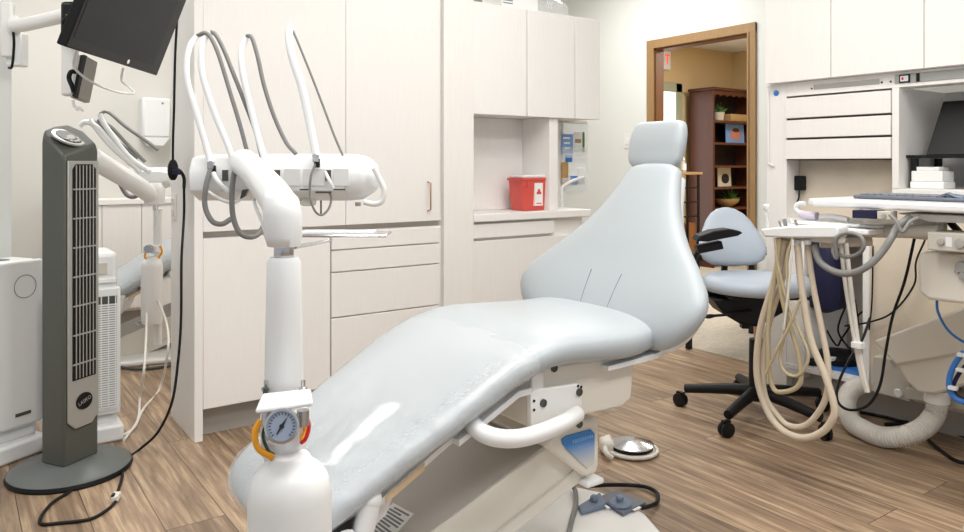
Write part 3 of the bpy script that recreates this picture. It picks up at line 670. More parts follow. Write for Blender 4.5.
tb('strap', [at(82, 0, 2.25), at(72, 12, 2.25), at(63, 22, 2.25), at(63, 32, 2.25), at(68, 42, 2.25)], .006, 'black', t, smooth=False)
# arm and its wall mount
mw = Vector((.205, 3.66, 0)); mt = at(14, 26, 2.95)
ta = MT = t; tb('hanging_cord', MC, .005, 'black', t)
tb('arm', [mt, at(28, 24, 2.8), at(50, 19, 2.55), at(70, 14, 2.30)], lambda s: .027-.006*s, 'white_matte', ta, n=16)
b = BM(); blob(b, mt, .028, .028, .042, 10); obj('elbow', b, 'white_matte', ta)
b = BM(); obox(b, at(8, 30, 3.0), .05, .03, .22); obj('wall_plate', b, 'white_matte', ta, bev=.01)
b = BM(); obox(b, at(17, 50, 3.03), .065, .05, .135); obj('junction_box', b, 'white', ta, bev=.006)
tb('cord', [at(13, 28, 2.93), at(14, 45, 2.94), at(12, 66, 2.96), at(9, 68, 2.98)], .005, 'black', ta)
# small box under the monitor
t = thing('cable_box', 'dark grey flat box hanging below the tilted monitor', 'box', at(90, 100, 2.6))
Zc = (at(83, 56, 2.6)-at(76, 98, 2.6)).normalized(); 
b = BM(); prism(b, [at(84, 54, 2.6), at(98, 62, 2.72), at(90, 103, 2.72), at(75, 97, 2.6)], -CXV*.03+CYV*.02); obj('casing', b, 'grey_panel', t, bev=.004)
b = BM(); prism(b, [at(80.5, 55, 2.585), at(84, 55, 2.58), at(75, 98, 2.58), at(72, 96, 2.585)], CYV*.02); obj('edge', b, 'black', t)
b = BM(); obox(b, at(70, 68, 2.66), .05, .04, .20); obj('bracket', b, 'white_matte', t, bev=.01)
tb('loop', [at(76, 72, 2.58), at(71, 72, 2.57), at(69, 78, 2.57), at(72, 86, 2.57), at(74, 92, 2.57)], .008, 'black', t)
tb('white_cable', [at(76, 50, 2.35), at(74, 66, 2.4), at(84, 77, 2.45), at(100, 86, 2.5), at(120, 92.5, 2.55), at(134, 93, 2.6), at(128, 86, 2.6), at(121.5, 80, 2.6), at(123, 68, 2.6)], .004, 'white', MT, k=5)
b = BM(); tube(b, [at(73, 100, 2.62), at(74, 106, 2.62), at(78, 110, 2.62)], .005); tube(b, [at(78, 107, 2.62), at(83, 111, 2.62)], .004); o = obj('cable_clip', b, 'white'); tag(o, 'small white cable clip below the grey box', 'clip')
# ================================================================ DELIVERY UNITS
def bottle_parts(t, c, zs, r):                            # c: axis, zs: neck height
    return lt('bottle', [(.0, zs-.36), (r*.9, zs-.355), (r, zs-.33), (r, zs-.056), (r*.975, zs-.042), (r*.89, zs-.028), (r*.74, zs-.017), (r*.55, zs-.009), (r*.5, zs-.004), (r*.44, zs)], Vector((c.x, c.y, 0)), 'bottle', t, n=36)
D = 1.03
c = at(284, 255, D); cb_ = Vector((c.x, c.y, 0)); PXn = F/D
du = thing('delivery_unit', 'white dental delivery unit with arched hoses, post and pressure bottle in the foreground', 'dental unit', (c.x, c.y, .12))
zz = lambda v: H+(HY-v)/F*D
lt('post', [(.0255, zz(402)-.48), (.0265, zz(402)), (.0238, zz(300)), (.0225, zz(262)), (.019, zz(257))], cb_, 'white', du, n=28)
lt('collar', [(.010, zz(262)), (.0135, zz(257)), (.0135, zz(244))], cb_, 'steel', du)
# knuckle and rising arm
K = at(284, 215, D)
b = BM()
stack(b, [[cb_+(K-Vector((K.x,K.y,K.z)))+CXV*(ox+r*math.cos(a))+CYV*(oy+r*math.sin(a))+UP*z for a in [2*math.pi*j/28 for j in range(28)]] for ox, oy, r, z in ((0, 0, .012, zz(247)), (0, 0, .022, zz(246)), (-.001, 0, .0255, zz(236)), (-.002, .0, .0262, zz(215)), (-.006, .004, .024, zz(198)), (-.013, .012, .016, zz(189)), (-.016, .02, .004, zz(186)))])
obj('knuckle', b, 'white', du, ang=70)
E = at(244, 163, 1.62)
tb('arm', [at(283, 216, D+.0), at(277, 200, D+.08), at(263, 182, D+.28), at(250, 168, D+.5), E], lambda s: .024+.006*s, 'white', du, n=20)
tb('arm_cable', [at(262, 190, 1.2), at(254, 200, 1.3), at(262, 222, 1.2), at(268, 240, 1.1)], .003, 'white', du)
# gauge bracket
b = BM(); prism(b, [at(262, 398, D-.045), at(311, 393, D-.03), at(313, 407, D-.07), at(255, 415, D-.085)], UP*.007); obj('bracket', b, 'white', du, bev=.003)
b = BM(); obox(b, at(285, 425, D), .055, .05, .05); lathe(b, [(.030, 0), (.032, .03)], Vector((c.x, c.y, zz(455))), None, 20); obj('cap_block', b, 'white', du, bev=.004)
for u, dd in ((266, .02), (303, .02)): lt('screw', [(.006, 0), (.006, .004), (.003, .005), (.003, .014)], at(u, 398, D-dd)+UP*.010, 'steel', du, n=10)
lt('valve', [(.007, 0), (.007, .018)], at(267, 411, D-.05), 'steel', du, n=12, ax=-UP); lt('valve', [(.008, 0), (.008, .02)], at(303, 410, D-.05), 'steel', du, n=12, ax=-UP)
tb('toggle', [at(265, 397, D-.03), at(266, 388, D-.03)], .0035, 'dgrey', du)
gc = at(282, 426, D-.085); gn = (CAM-gc).normalized(); gn = (gn*.75-CYV*.6+UP*.0).normalized()
g = lt('gauge', [(.0195, -.02), (.0215, -.006), (.0215, .003), (.0185, .004), (.0180, .001)], gc, 'steel', du, ax=gn, n=32)
lt('gauge_face', [(.0182, .0012), (.0180, .0020)], gc, 'gauge', g, ax=gn, n=32)
gx = (CXV-gn*CXV.dot(gn)).normalized(); gz = gn.cross(gx).normalized() if gn.cross(gx).z > 0 else -gn.cross(gx).normalized()
b = BM()
for k in range(19):
    a = math.radians(-45+k*15); d = gx*math.cos(a)+gz*math.sin(a); s = d.cross(gn)*.0005; p0 = gc+gn*.0024
    prism(b, [p0+d*.0135+s, p0+d*.0165+s, p0+d*.0165-s, p0+d*.0135-s], gn*.0003)
obj('gauge_marks', b, 'black_ink', g)
d = (gx*.5+gz*.85).normalized(); s = d.cross(gn)*.0016; p0 = gc+gn*.0028
b = BM(); prism(b, [p0-d*.011+s*.5, p0+d*.002+s, p0+d*.013, p0+d*.002-s, p0-d*.011-s*.5], gn*.0006); lathe(b, [(.003, 0), (.003, .0012)], p0, gn, 12); obj('gauge_needle', b, 'black_ink', g)
tb('tubing', [at(261, 420, D-.03), at(255, 432, D-.035), at(258, 448, D-.04), at(273, 458, D-.045)], .0042, 'orange', du)
tb('tubing', [at(266, 424, D-.03), at(263, 436, D-.03), at(268, 450, D-.04), at(274, 455, D-.04)], .0022, 'green', du)
tb('tubing', [at(305, 414, D-.03), at(309, 425, D-.03), at(306, 438, D-.035), at(301, 443, D-.035)], .0026, 'red_wire', du)
tb('tubing', [at(303, 420, D-.02), at(305, 430, D-.02), at(302, 441, D-.03)], .0032, 'orange', du)
bottle_parts(du, at(290, 500, D-.03), zz(446), .0545)
# base link to the chair
tb('base_link', [Vector((c.x, c.y, zz(402)-.48)), Vector((c.x+.02, c.y+.05, zz(402)-.505)), Vector((c.x+.15, c.y+.28, .30)), Vector((.70, 1.50, .31))], .026, 'white', du, n=16)
# control head
DH = 1.72
h0, h1 = at(204, 180, DH), at(352, 180, DH)
def hz(v, d=DH): return H+(HY-v)/F*d
# cross section (toward lens = -CYV)
def headsec(p, s=1): 
    zc_ = hz(180); return [p*1+CYV*y*s+UP*((z-zc_)*s+zc_-p.z) for y, z in ((.09, hz(196)), (-.03, hz(200)), (-.085, hz(190)), (-.09, hz(172)), (-.07, hz(158)), (0, hz(154)), (.09, hz(156)))]
b = BM(); stack(b, [headsec(h0-CXV*.004, .9), headsec(h0), headsec(h0+(h1-h0)*.5), headsec(h1)]); hd = obj('control_head', b, 'white', du, bev=.006, ang=40)
b = BM(); q0 = h1+CXV*.001
stack(b, [headsec(h1+CXV*.0005, 1.0), headsec(h1+CXV*.03, .93), headsec(h1+CXV*.052-UP*.012, .62), headsec(h1+CXV*.058-UP*.02, .3)]); obj('end_cap', b, 'white', hd, ang=60)
# front panels, slots and buttons of the head
for u in (225, 277, 328): 
    b = BM(); prism(b, [at(u-3, 170, DH-.091), at(u+3, 170, DH-.091), at(u+3, 181, DH-.091), at(u-3, 181, DH-.091)], CYV*.004); obj('slot', b, 'dgrey', hd)
b = BM()
for u0, u1 in ((284, 300), (303, 326), (333, 349)): prism(b, [at(u0, 168.5, DH-.092), at(u1, 168.5, DH-.092), at(u1, 186, DH-.089), at(u0, 186, DH-.089)], CYV*.004)
obj('front_panels', b, 'white', hd, bev=.001)
b = BM()
for u0, u1, v in ((300, 311, 189.5), (316, 331, 192.5), (334, 345, 189.5), (222, 232, 190)): obox(b, at((u0+u1)/2, v, DH-.084), (u1-u0)/F*DH, .004, .003)
obj('vents', b, 'dgrey', hd)
lt('glass_pot', [(.012, 0), (.018, .004), (.018, .030), (.016, .032)], at(308, 206, DH-.03), 'glasspot', hd, n=24); lt('spigot', [(.006, 0), (.006, .03)], at(295, 198, DH-.04), 'grey_panel', hd, n=12)
lt('drop_valve', [(.002, 0), (.002, .03)], at(321, 214, DH-.06), 'dgrey', hd, n=8)
tb('bumper', [at(364, 202, DH-.07), at(374, 204, DH-.07), at(382, 201, DH-.07), at(384, 190, DH-.07), at(379, 178, DH-.07), at(374, 168, DH-.07)], .0062, 'white', hd, n=12)
lt('knob', [(.006, 0), (.007, .008)], at(358, 206, DH-.05), 'grey_panel', hd, n=12)
def whip(pts, d0, d1, hose, hr=.0048, wr=.0070):
    n = len(pts); P = [at(u, v, d0+(d1-d0)*i/(n-1)) for i, (u, v) in enumerate(pts)]
    w = tb('whip_arm', P, wr, 'white', du, n=12, flat=.62, nrm=CXV)
    Q = [at(u, v, d1+(d0-d1)*.6*i/(len(hose)-1)) for i, (u, v) in enumerate(hose)]
    tb('hose', Q, hr, 'hose_grey', du, n=10)
whip([(212, 168), (206, 146), (196, 112), (187.5, 82), (187, 60), (191, 44), (197, 36)], DH-.09, DH-.02, [(197, 36), (205, 33), (211, 38), (219, 56), (230, 92), (240, 125), (248, 155)])
whip([(236, 168), (228, 146), (214, 112), (203, 78), (201, 55), (204, 40), (211, 32)], DH-.09, DH-.02, [(211, 32), (216, 35), (224, 50), (234, 75), (245, 103), (255, 130), (262, 158)])
whip([(267, 166), (259, 140), (251, 110), (243, 75), (241, 52), (246, 38)], DH-.09, DH-.02, [(247, 36), (252, 38), (258, 58), (264, 85), (274, 116), (286, 142), (296, 154)])
whip([(317, 160), (311, 130), (302, 88), (293, 60), (289, 40), (290, 25)], DH-.09, DH-.03, [(291, 26), (297, 40), (310, 72), (322, 103), (334, 135), (343, 156)], hr=.0026, wr=.0088)
for u, v in ((211, 165), (235, 164), (316, 158)): 
    b = BM(); obox(b, at(u, v, DH-.10), .014, .012, .018); obj('holder_clip', b, 'steel', hd, bev=.002)
for u, v in ((213, 170), (236, 170), (317, 163)):
    b = BM(); obox(b, at(u, v, DH-.098), .012, .01, .02); obj('holder_socket', b, 'black', hd, bev=.002)
tb('hose', [at(211, 168, DH-.1), at(206, 186, DH-.11), at(205, 206, DH-.11), at(212, 221, DH-.11), at(222, 224, DH-.1), at(231, 219, DH-.08)], .0058, 'hose_grey', du)
tb('hose', [at(235, 168, DH-.1), at(232, 190, DH-.12), at(233, 216, DH-.12), at(240, 233, DH-.12), at(252, 237, DH-.11), at(261, 231, DH-.09), at(266, 218, DH-.07)], .0058, 'hose_grey', du)
tb('hose', [at(316, 163, DH-.1), at(311, 176, DH-.11), at(310, 196, DH-.11), at(315, 211, DH-.11), at(322, 215, DH-.1), at(329, 208, DH-.09), at(331, 197, DH-.08), at(326, 187, DH-.08)], .0025, 'hose_grey', du)
tb('handpiece', [at(213, 173, DH-.1), at(218, 182, DH-.105), at(228, 192, DH-.1)], .006, 'white', du); tb('handpiece', [at(325, 172, DH-.1), at(330, 182, DH-.105), at(333, 188, DH-.1)], .004, 'white', du)
tb('tubing', [at(203, 184, DH), at(206, 190, DH-.1), at(222, 200, DH-.1), at(236, 202, DH-.1), at(244, 192, DH-.08)], .004, 'white', du)
b = BM(); prism(b, [at(242, 190, DH-.1), at(248, 189, DH-.1), at(245, 196, DH-.1), at(240, 199, DH-.1)], CYV*.01); obj('tip', b, 'dgrey', du)
# instrument tray on its thin rod
zt1 = 1.12-(233-165)/F*1.42
tc0 = at(322, 233, 1.42); b = BM(); obox(b, at(340, 234, 1.45), .19, .08, .006); tr = obj('tray', b, 'steel', du, bev=.004)
b = BM(); obox(b, at(338, 232, 1.45), .14, .06, .004); obj('tray_liner', b, 'white', tr)
tb('tray_rod', [at(295, 247, 1.06), at(312, 244, 1.2), at(331, 240, 1.42)], .003, 'steel', du, smooth=False)
# ---- the same kind of unit in the next bay
D2 = 4.05
c2 = at(153, 300, D2); cb2 = Vector((c2.x, c2.y, 0)); z2 = lambda v, d=D2: H+(HY-v)/F*d
du2 = thing('delivery_unit', 'white dental delivery unit in the next bay with its own pressure bottle', 'dental unit', (c2.x, c2.y, .12))
lt('post', [(.022, .14), (.022, z2(210))], cb2+CYV*.06, 'white', du2); lt('collar', [(.014, z2(210)), (.014, z2(203))], cb2+CYV*.03, 'steel', du2)
tb('arm', [at(92, 158, 3.75), at(112, 170, 3.85), at(135, 184, 3.95), at(152, 196, D2)], lambda s: .052-.006*s, 'white', du2, n=20)
lt('knuckle', [(.03, z2(206)), (.052, z2(204)), (.055, z2(190)), (.035, z2(183))], cb2+CYV*.02, 'white', du2)
bottle_parts(du2, at(152, 300, D2-.03), z2(256), .055)
bb = BM(); obox(bb, at(152, 249, D2-.02), .07, .06, .04); obj('cap_block', bb, 'white', du2, bev=.004)
gg = lt('gauge', [(.022, -.02), (.022, .003)], at(148, 249, D2-.07), 'steel', du2, ax=-CYV, n=20); lt('gauge_face', [(.018, .003), (.018, .004)], at(148, 249, D2-.07), 'gauge', gg, ax=-CYV, n=20)
tb('tubing', [at(160, 246, D2-.05), at(162, 252, D2-.05), at(158, 258, D2-.05)], .006, 'orange', du2); tb('tubing', [at(146, 252, D2-.05), at(145, 257, D2-.05), at(149, 261, D2-.05)], .006, 'orange', du2)
tb('tubing', [at(156, 204, D2-.06), at(157, 220, D2-.06), at(154, 240, D2-.05)], .004, 'white', du2)
hs = at(120, 170, 4.3)
b = BM(); 
def hs2(u, s): 
    p = at(u, 178, 4.25); return [p+CYV*y*s+UP*z*s for y, z in ((.09, -.05), (-.05, -.06), (-.09, -.02), (-.08, .04), (0, .06), (.09, .05))]
stack(b, [hs2(128, .7), hs2(133, 1), hs2(166, 1), hs2(173, .7)]); obj('control_head', b, 'white', du2, bev=.005)
for pts, hp in (([(150, 172), (130, 158), (112, 135), (103, 122), (100, 114)], [(100, 114), (108, 112), (125, 126), (145, 140), (158, 150)]), ([(140, 172), (118, 150), (98, 128), (86, 122), (80, 126)], [(98, 120), (112, 128), (128, 145), (145, 162)]), ([(132, 165), (110, 145), (96, 128), (90, 120)], [(90, 120), (102, 126), (118, 142), (138, 158)])):
    tb('whip_arm', [at(u, v, 4.15) for u, v in pts], .015, 'white', du2, n=10, flat=.6, nrm=CXV); tb('hose', [at(u, v, 4.2) for u, v in hp], .010, 'hose_grey', du2, n=8)
tb('hose', [at(120, 184, 4.1), at(126, 194, 4.1), at(133, 197, 4.1), at(140, 194, 4.1)], .012, 'hose_grey', du2)
# two white tubes from that bottle to the floor
z3 = lambda u, v: onz(u, v, .006)
for k, pts in enumerate(([at(147, 310, D2-.06), at(146, 340, 3.8), at(144, 370, 3.5), onz(140, 398, .01), z3(139, 415), z3(134, 428), z3(122, 436)], [at(158, 300, D2-.06), at(167, 325, 3.9), at(168, 350, 3.7), onz(160, 388, .01), z3(144, 408), z3(136, 424), z3(124, 440)])):
    o = tb('tubing', pts, .006, 'hose_white'); tag(o, ['white tube hanging from the far bottle to the floor, the left one', 'white tube hanging from the far bottle to the floor, the right one bowing out'][k], 'tube', 'white tubes below the far bottle')
tb_ = tb('floor_hose', [onz(118, 367, .01), onz(140, 369, .01), onz(168, 366, .01), onz(185, 360, .01)], .008, 'dgrey'); tag(tb_, 'dark hose lying across the floor of the next bay', 'hose')
# far cabinets of the next bay, soap dispenser
xf0, xf1 = ony(60, 200, 5.7).x, ony(215, 200, 5.7).x
t = thing('base_cabinet', 'off-white base cabinet along the far wall of the next bay', 'cabinet', ((xf0+xf1)/2, 5.85, 0))
for k in range(4): bx('door', (xf0+(xf1-xf0)*k/4+.002, 5.702, .12), (xf0+(xf1-xf0)*(k+1)/4-.002, 5.72, .845), 'lam', t)
bx('body', (xf0, 5.721, .1), (xf1, 5.98, .845), 'lam', t); bx('toe_kick', (xf0, 5.76, 0), (xf1, 5.97, .1), 'grey_panel', t)
o = bx('countertop', (xf0-.01, 5.69, .846), (xf1, 5.999, .882), 'lam_white'); tag(o, 'white countertop along the far wall of the next bay', 'countertop')
a = ony(142.5, 97, 5.86); c_ = ony(171, 146, 5.86)
t = thing('soap_dispenser', 'white wall dispenser on the far wall right of the tilted monitor', 'dispenser', ((a.x+c_.x)/2, 5.93, c_.z))
bx('housing', (a.x, 5.86, c_.z+.06), (c_.x, 5.998, a.z), 'white', t, bev=.015)
b = BM(); prism(b, [(a.x+.01, 5.865, c_.z+.062), (a.x+.05, 5.865, c_.z), (c_.x-.05, 5.865, c_.z), (c_.x-.005, 5.865, c_.z+.062)], (0, .12, 0)); obj('lower_tray', b, 'white', t, bev=.004)
lt('sensor', [(.008, 0), (.008, .003)], ((a.x*.3+c_.x*.7), 5.8602, a.z-.04), 'ink', t, ax=(0, -1, 0), n=10)
# ================================================================ DENTAL CHAIR
YC = 1.74
ch = thing('dental_chair', 'pale grey-blue dental chair with plastic film over its foot end', 'dental chair', (1.3, YC, 0))
seat = [(.580, .305, .12, .05), (.594, .319, .195, .08), (.632, .341, .242, .092), (.72, .393, .262, .09), (.82, .447, .272, .09), (.97, .527, .29, .095), (1.12, .603, .30, .10), (1.26, .638, .305, .105), (1.42, .630, .30, .115), (1.55, .622, .295, .12), (1.66, .630, .27, .11), (1.72, .642, .22, .08), (1.75, .648, .12, .03)]
b = BM(); cushion(b, seat, YC, n=36, e=3.0); st_ = obj('seat_cushion', b, 'vinyl', ch, ang=80)
# plastic film over the foot end
film = [(x-(.006 if i < 3 else 0), z, w+.004, th+.009) for i, (x, z, w, th) in enumerate(seat[:7])]; film[0] = (.573, .303, .125, .06); film.append((1.19, .623, .306, .108))
b = BM(); cushion(b, film, YC, n=36, e=3.0)
for v in b.verts: v.co += Vector((0, 0, 1))*.002*math.sin(v.co.x*90+v.co.y*40)
obj('plastic_film', b, 'film', st_, ang=80)
# backrest
o0 = Vector((1.655, 0, .575)); dirb = Vector((.47, 0, .883)); LB = .615
tabb = [(0, .19, .05), (.03, .285, .09), (.10, .355, .12), (.20, .395, .125), (.30, .386, .12), (.42, .325, .11), (.55, .245, .105), (.68, .185, .095), (.80, .145, .085), (.90, .122, .075), (.97, .105, .06), (1.0, .07, .03)]
rows = []
for tt, w, th in tabb:
    p = o0+dirb*LB*tt; rows.append((p.x+th*.0, p.z, w, th))
b = BM(); cushion(b, rows, YC-.015, n=36, e=2.5, bow=.03); bk = obj('backrest', b, 'vinyl', ch, ang=80)
nb = Vector((-dirb.z, 0, dirb.x)).normalized()
for sy in (-1, 1):
    pts = []
    for i in range(7):
        tt = .05+.28*i/6; w, th = interp(tabb, tt); y = sy*(.055+.012*i/6); p = o0+dirb*LB*tt
        e_ = 2.5; ca = (abs(y)/w)**(e_/2); sa = math.sqrt(max(0, 1-ca*ca)); hh = th/2*sa**(2/e_)+.03*(y/.35)**2
        pts.append(Vector((p.x, YC-.022+y, p.z))+nb*(hh+.0004))
    tb('seam', pts, .0016, 'seam', bk, n=6)
# headrest
o1 = o0+dirb*(LB+.055); 
rh = []
dh = Vector((.25, 0, .97)).normalized()
for tt, w, th in [(-.03, .08, .03), (-.005, .108, .055), (.03, .116, .062), (.07, .118, .066), (.115, .112, .06), (.135, .10, .045), (.142, .08, .015)]:
    p = o1+dh*tt+Vector((.0, 0, -.035)); rh.append((p.x, p.z, w, th))
b = BM(); cushion(b, rh, YC+.018, n=32, e=3.0, bow=.06); hr = obj('headrest', b, 'vinyl', ch, ang=80)
pb = o0+dirb*LB*.95-nb*.03
b = BM(); obox(b, o1-dh*.03-nb*.05+Vector((0, YC, 0)), .02, .09, .16, X=nb, Z=dh); obj('headrest_bar', b, 'steel', ch, bev=.004)
b = BM()
rows2 = [(p_[0]+.045, p_[1]-.028, max(.02, p_[2]*.82), .05) for p_ in rows[1:-1]]
cushion(b, rows2, YC-.012, n=28, e=3); obj('back_shell', b, 'white', ch, ang=80)
# plywood pan below the cushion edge
b = BM(); prism(b, [(x, YC-.235, z) for x, z in ((.70, .325), (.98, .473), (1.14, .553), (1.14, .538), (.98, .458), (.70, .31))], (0, .47, 0)); sp0 = obj('seat_pan', b, 'white_matte', ch)
b = BM()
for xa_, xb2 in ((.80, .90), (1.03, 1.09)): prism(b, [(xa_, YC-.238, .325+(xa_-.70)*.5145), (xb2, YC-.238, .325+(xb2-.70)*.5145), (xb2, YC-.238, .309+(xb2-.70)*.5145), (xa_, YC-.238, .309+(xa_-.70)*.5145)], (0, .01, 0))
obj('bare_board', b, 'ply', sp0)
b = BM(); prism(b, [(x, YC-.262, z) for x, z in ((.98, .470), (1.16, .556), (1.20, .556), (1.20, .542), (1.16, .540), (.98, .456))], (0, .03, 0)); obj('pan_rim', b, 'white', ch)
# upper structure
yn = 1.50
def py(u, v, y=yn): return ony(u, v, y)
xb0_ = 1.206; xb1_ = 1.585
b = BM(); prism(b, [(xb0_, yn, .447), (xb1_-.04, yn, .437), (xb1_, yn, .455), (xb1_+.01, yn, .58), (xb0_, yn, .60)], (0, .46, 0)); obj('upper_frame', b, 'cream', ch, bev=.008)
b = BM(); prism(b, [py(529, 374), py(541, 371), py(541, 425), py(529, 428)], (0, -.012, 0)); obj('frame_flange', b, 'white_matte', ch, bev=.003)
pa = b = BM(); prism(b, [py(531, 394, 1.482), py(535, 390, 1.482), py(580, 384, 1.482), py(582, 387, 1.482), py(583, 423, 1.482), py(580, 427, 1.482), py(531, 428, 1.482)], (0, .017, 0)); pl = obj('side_plate', b, 'white_matte', ch, bev=.003)
for u, v in ((543, 403), (579, 392), (579, 424), (554, 368)): lt('bolt', [(.0105, 0), (.0105, .004), (.006, .0045), (.006, .003)], ony(u, v, 1.482 if v > 380 else 1.499), 'dgrey', pl, ax=(0, -1, 0), n=16)
for u, v in ((534, 401), (534, 410), (578, 386), (581, 387)): lt('hole', [(.004, 0), (.004, .001)], ony(u, v, 1.4815), 'black', pl, ax=(0, -1, 0), n=10)
# bracket reaching to the back
b = BM(); prism(b, [(1.50, 1.56, .555), (1.56, 1.56, .50), (1.72, 1.56, .535), (1.80, 1.56, .62), (1.86, 1.56, .74), (1.80, 1.56, .74), (1.70, 1.56, .60)], (0, .34, 0)); obj('back_bracket', b, 'white', ch, bev=.01)
b = BM(); prism(b, [(1.46, 1.47, .560), (1.66, 1.47, .565), (1.70, 1.47, .60), (1.66, 1.47, .58), (1.46, 1.47, .572)], (0, .5, 0)); obj('seat_edge_trim', b, 'white', ch)
# white tubular arm rest post
tb('tubular_arm', [ony(577, 414, 1.465), ony(565, 422, 1.44), ony(545, 431, 1.42), ony(520, 438, 1.41), ony(498, 438, 1.42), ony(481, 432, 1.45), ony(471, 422, 1.50), ony(466, 412, 1.56)], .0215, 'white', ch, n=20)
# lift arm: long sloping housing
xs_ = (.66, 1.50); yl0, yl1 = 1.60, 1.88
def zup(x): return .205+(x-.978)*.3527
b = BM(); prism(b, [(.55, yl0, zup(.55)), (1.46, yl0, zup(1.46)), (1.52, yl0, zup(1.46)-.12), (1.50, yl0, .215), (.89, yl0, .012), (.55, yl0, .012)], (0, yl1-yl0, 0)); la = obj('lift_arm', b, 'cream', ch, bev=.006)
b = BM(); prism(b, [(.56, yl0+.003, zup(.56)+.001), (1.455, yl0+.003, zup(1.455)+.001), (1.455, yl1-.003, zup(1.455)+.001), (.56, yl1-.003, zup(.56)+.001)], Vector((-.333, 0, .943))*.004); obj('lift_arm_cover', b, 'arm_grey', la)
# crease and sub panel on the side
b = BM(); prism(b, [(.95, yl0, .075), (1.47, yl0, .258), (1.47, yl0, .252), (.95, yl0, .069)], (0, -.004, 0)); obj('side_crease', b, 'cream_dark', la)
# label sheet stuck on the sloping cover
nn_ = Vector((-.3325, 0, .943)); pp = Vector((.978, 1.7, .2105))
def pc(u, v): return onp(u, v, pp, nn_)
b = BM(); prism(b, [pc(393, 503), pc(414, 514), pc(386, 545), pc(366, 528)], nn_*.0008); lbp = obj('label_sheet', b, 'paper', la)
b = BM()
ea, eb = pc(393, 503), pc(414, 514); ec, ed = pc(366, 528), pc(386, 545)
for i in range(9):
    s = .08+.1*i; p0 = ea.lerp(ec, s); p1 = eb.lerp(ed, s); q0 = ea.lerp(ec, s+.05); q1 = eb.lerp(ed, s+.05); k0, k1 = .1+.1*(i % 3 == 0), .9-.25*(i % 4 == 1)
    prism(b, [p0.lerp(p1, k0)+nn_*.0009, p0.lerp(p1, k1)+nn_*.0009, q0.lerp(q1, k1)+nn_*.0009, q0.lerp(q1, k0)+nn_*.0009], nn_*.0004)
obj('label_print', b, 'ink', lbp)
# emblem cover at the head end
ye = 1.575
def pe(u, v, y=ye): return ony(u, v, y)
b = BM(); prism(b, [pe(545, 446), pe(560, 425), pe(583, 422), pe(599, 417), pe(599, 466), pe(596, 474), pe(586, 477), pe(578, 472)], (0, .30, 0)); ec_ = obj('pivot_cover', b, 'cream', ch, bev=.008)
b = BM(); prism(b, [pe(561, 439, ye-.001), pe(566, 435.5, ye-.001), pe(590, 429, ye-.001), pe(594, 433, ye-.001), pe(594, 463, ye-.001), pe(587, 468.5, ye-.001), pe(567, 450, ye-.001), pe(562, 444, ye-.001)], (0, -.003, 0)); em = obj('emblem', b, 'emblem', ec_, bev=.001)
cc_ = pe(583, 439, ye-.0045)
b = BM()
for k in range(9): obox(b, cc_+Vector((-.036+.009*k, 0, .0)), .006, .0006, .010, X=Vector((1,0,0)))
for k in range(5): obox(b, cc_+Vector((-.016+.009*k, 0, -.020)), .006, .0006, .006, X=Vector((1,0,0)))
obj('emblem_print', b, 'lblue', em)
b = BM(); obox(b, pe(589, 480, ye+.02), .07, .06, .018, X=Vector((1, 0, 0))); obj('pivot_foot', b, 'white', ch, bev=.008)
# base plate on the floor
zpl = .028
pts = [onz(u, v, zpl) for u, v in ((571, 485), (600, 491), (628, 503), (645, 513), (662, 532), (672, 548))]
far = pts[0]; poly = [(.55, 1.98), (1.30, 1.98)]
P2 = [Vector((x, y, zpl)) for x, y in ((.62, 2.02), (1.45, 2.04), (1.66, 1.97))]+pts+[Vector((1.60, 1.36, zpl)), Vector((1.42, 1.30, zpl)), Vector((.70, 1.44, zpl)), Vector((.62, 1.55, zpl))]
b = BM(); prism(b, P2, (0, 0, -zpl+.001)); bp_ = obj('base_plate', b, 'white_matte', ch, bev=.01)
# white bracket and arm under the foot end
yk_ = 1.535
b = BM(); prism(b, [py(345, 505, yk_), py(402, 462, yk_), py(399, 478, yk_), py(393, 500, yk_), py(387, 516, yk_), py(378, 524, yk_), py(366, 540, yk_), py(345, 545, yk_)], (0, .05, 0)); obj('foot_bracket', b, 'white', ch, bev=.008)
b = BM(); yq = 1.50; tube(b, [py(345, 590, yq), py(360, 540, yq), py(369, 503, yq)], .026, n=20); blob(b, py(370, 499, yq), .027, .027, .024, 10); obj('link_arm', b, 'white', ch, ang=70)
b = BM(); obox(b, py(374, 488, yk_-.004), .04, .01, .014, X=Vector((.85, 0, .5))); obj('bracket_slot', b, 'black', ch, bev=.003); b = BM(); obox(b, py(338, 521, yk_-.02), .05, .05, .06, X=Vector((1, 0, 0))); obj('black_block', b, 'black', ch, bev=.006)
# ---- same chair in the next bay
ch2 = copy_tree(ch); ch2.location = ch.location+Vector((.02, 3.1, -.02)); ch2.location.z = 0
ch2['label'] = 'grey dental chair in the next bay, partly seen between the purifier and the partition'
# ================================================================ THINGS AROUND THE CHAIR BASE
# foot switch panel on the base plate
zq = zpl+.001
t = thing('foot_control', 'dark grey square foot switch with a round blue-grey knob on the chair base', 'foot control', onz(622, 500, zq))
pp4 = [onz(597, 500, zq), onz(616, 493, zq), onz(646, 505, zq), onz(623, 517, zq)]
pr('plate', pp4, (0, 0, .010), 'slate', t, bev=.002)
kc = onz(620, 504, zq+.011)
lt('dial', [(.037, 0), (.038, .004), (.034, .009), (.015, .010)], kc, 'bluegrey', t); lt('knob', [(.011, 0), (.010, .006), (.013, .008), (.013, .014), (.009, .017)], kc+UP*.010, 'bluegrey', t)
b = BM(); 
for u, v in ((606, 506), (637, 508.5)): obox(b, onz(u, v, zq+.0108), .035, .010, .001, X=(onz(623, 517, zq)-onz(597, 500, zq)) if u < 610 else (onz(646, 505, zq)-onz(623, 517, zq)))
obj('legend', b, 'paper', t)
t = thing('foot_pedal', 'blue-grey wedge pedal beside the square foot switch', 'foot pedal', onz(592, 506, zq))
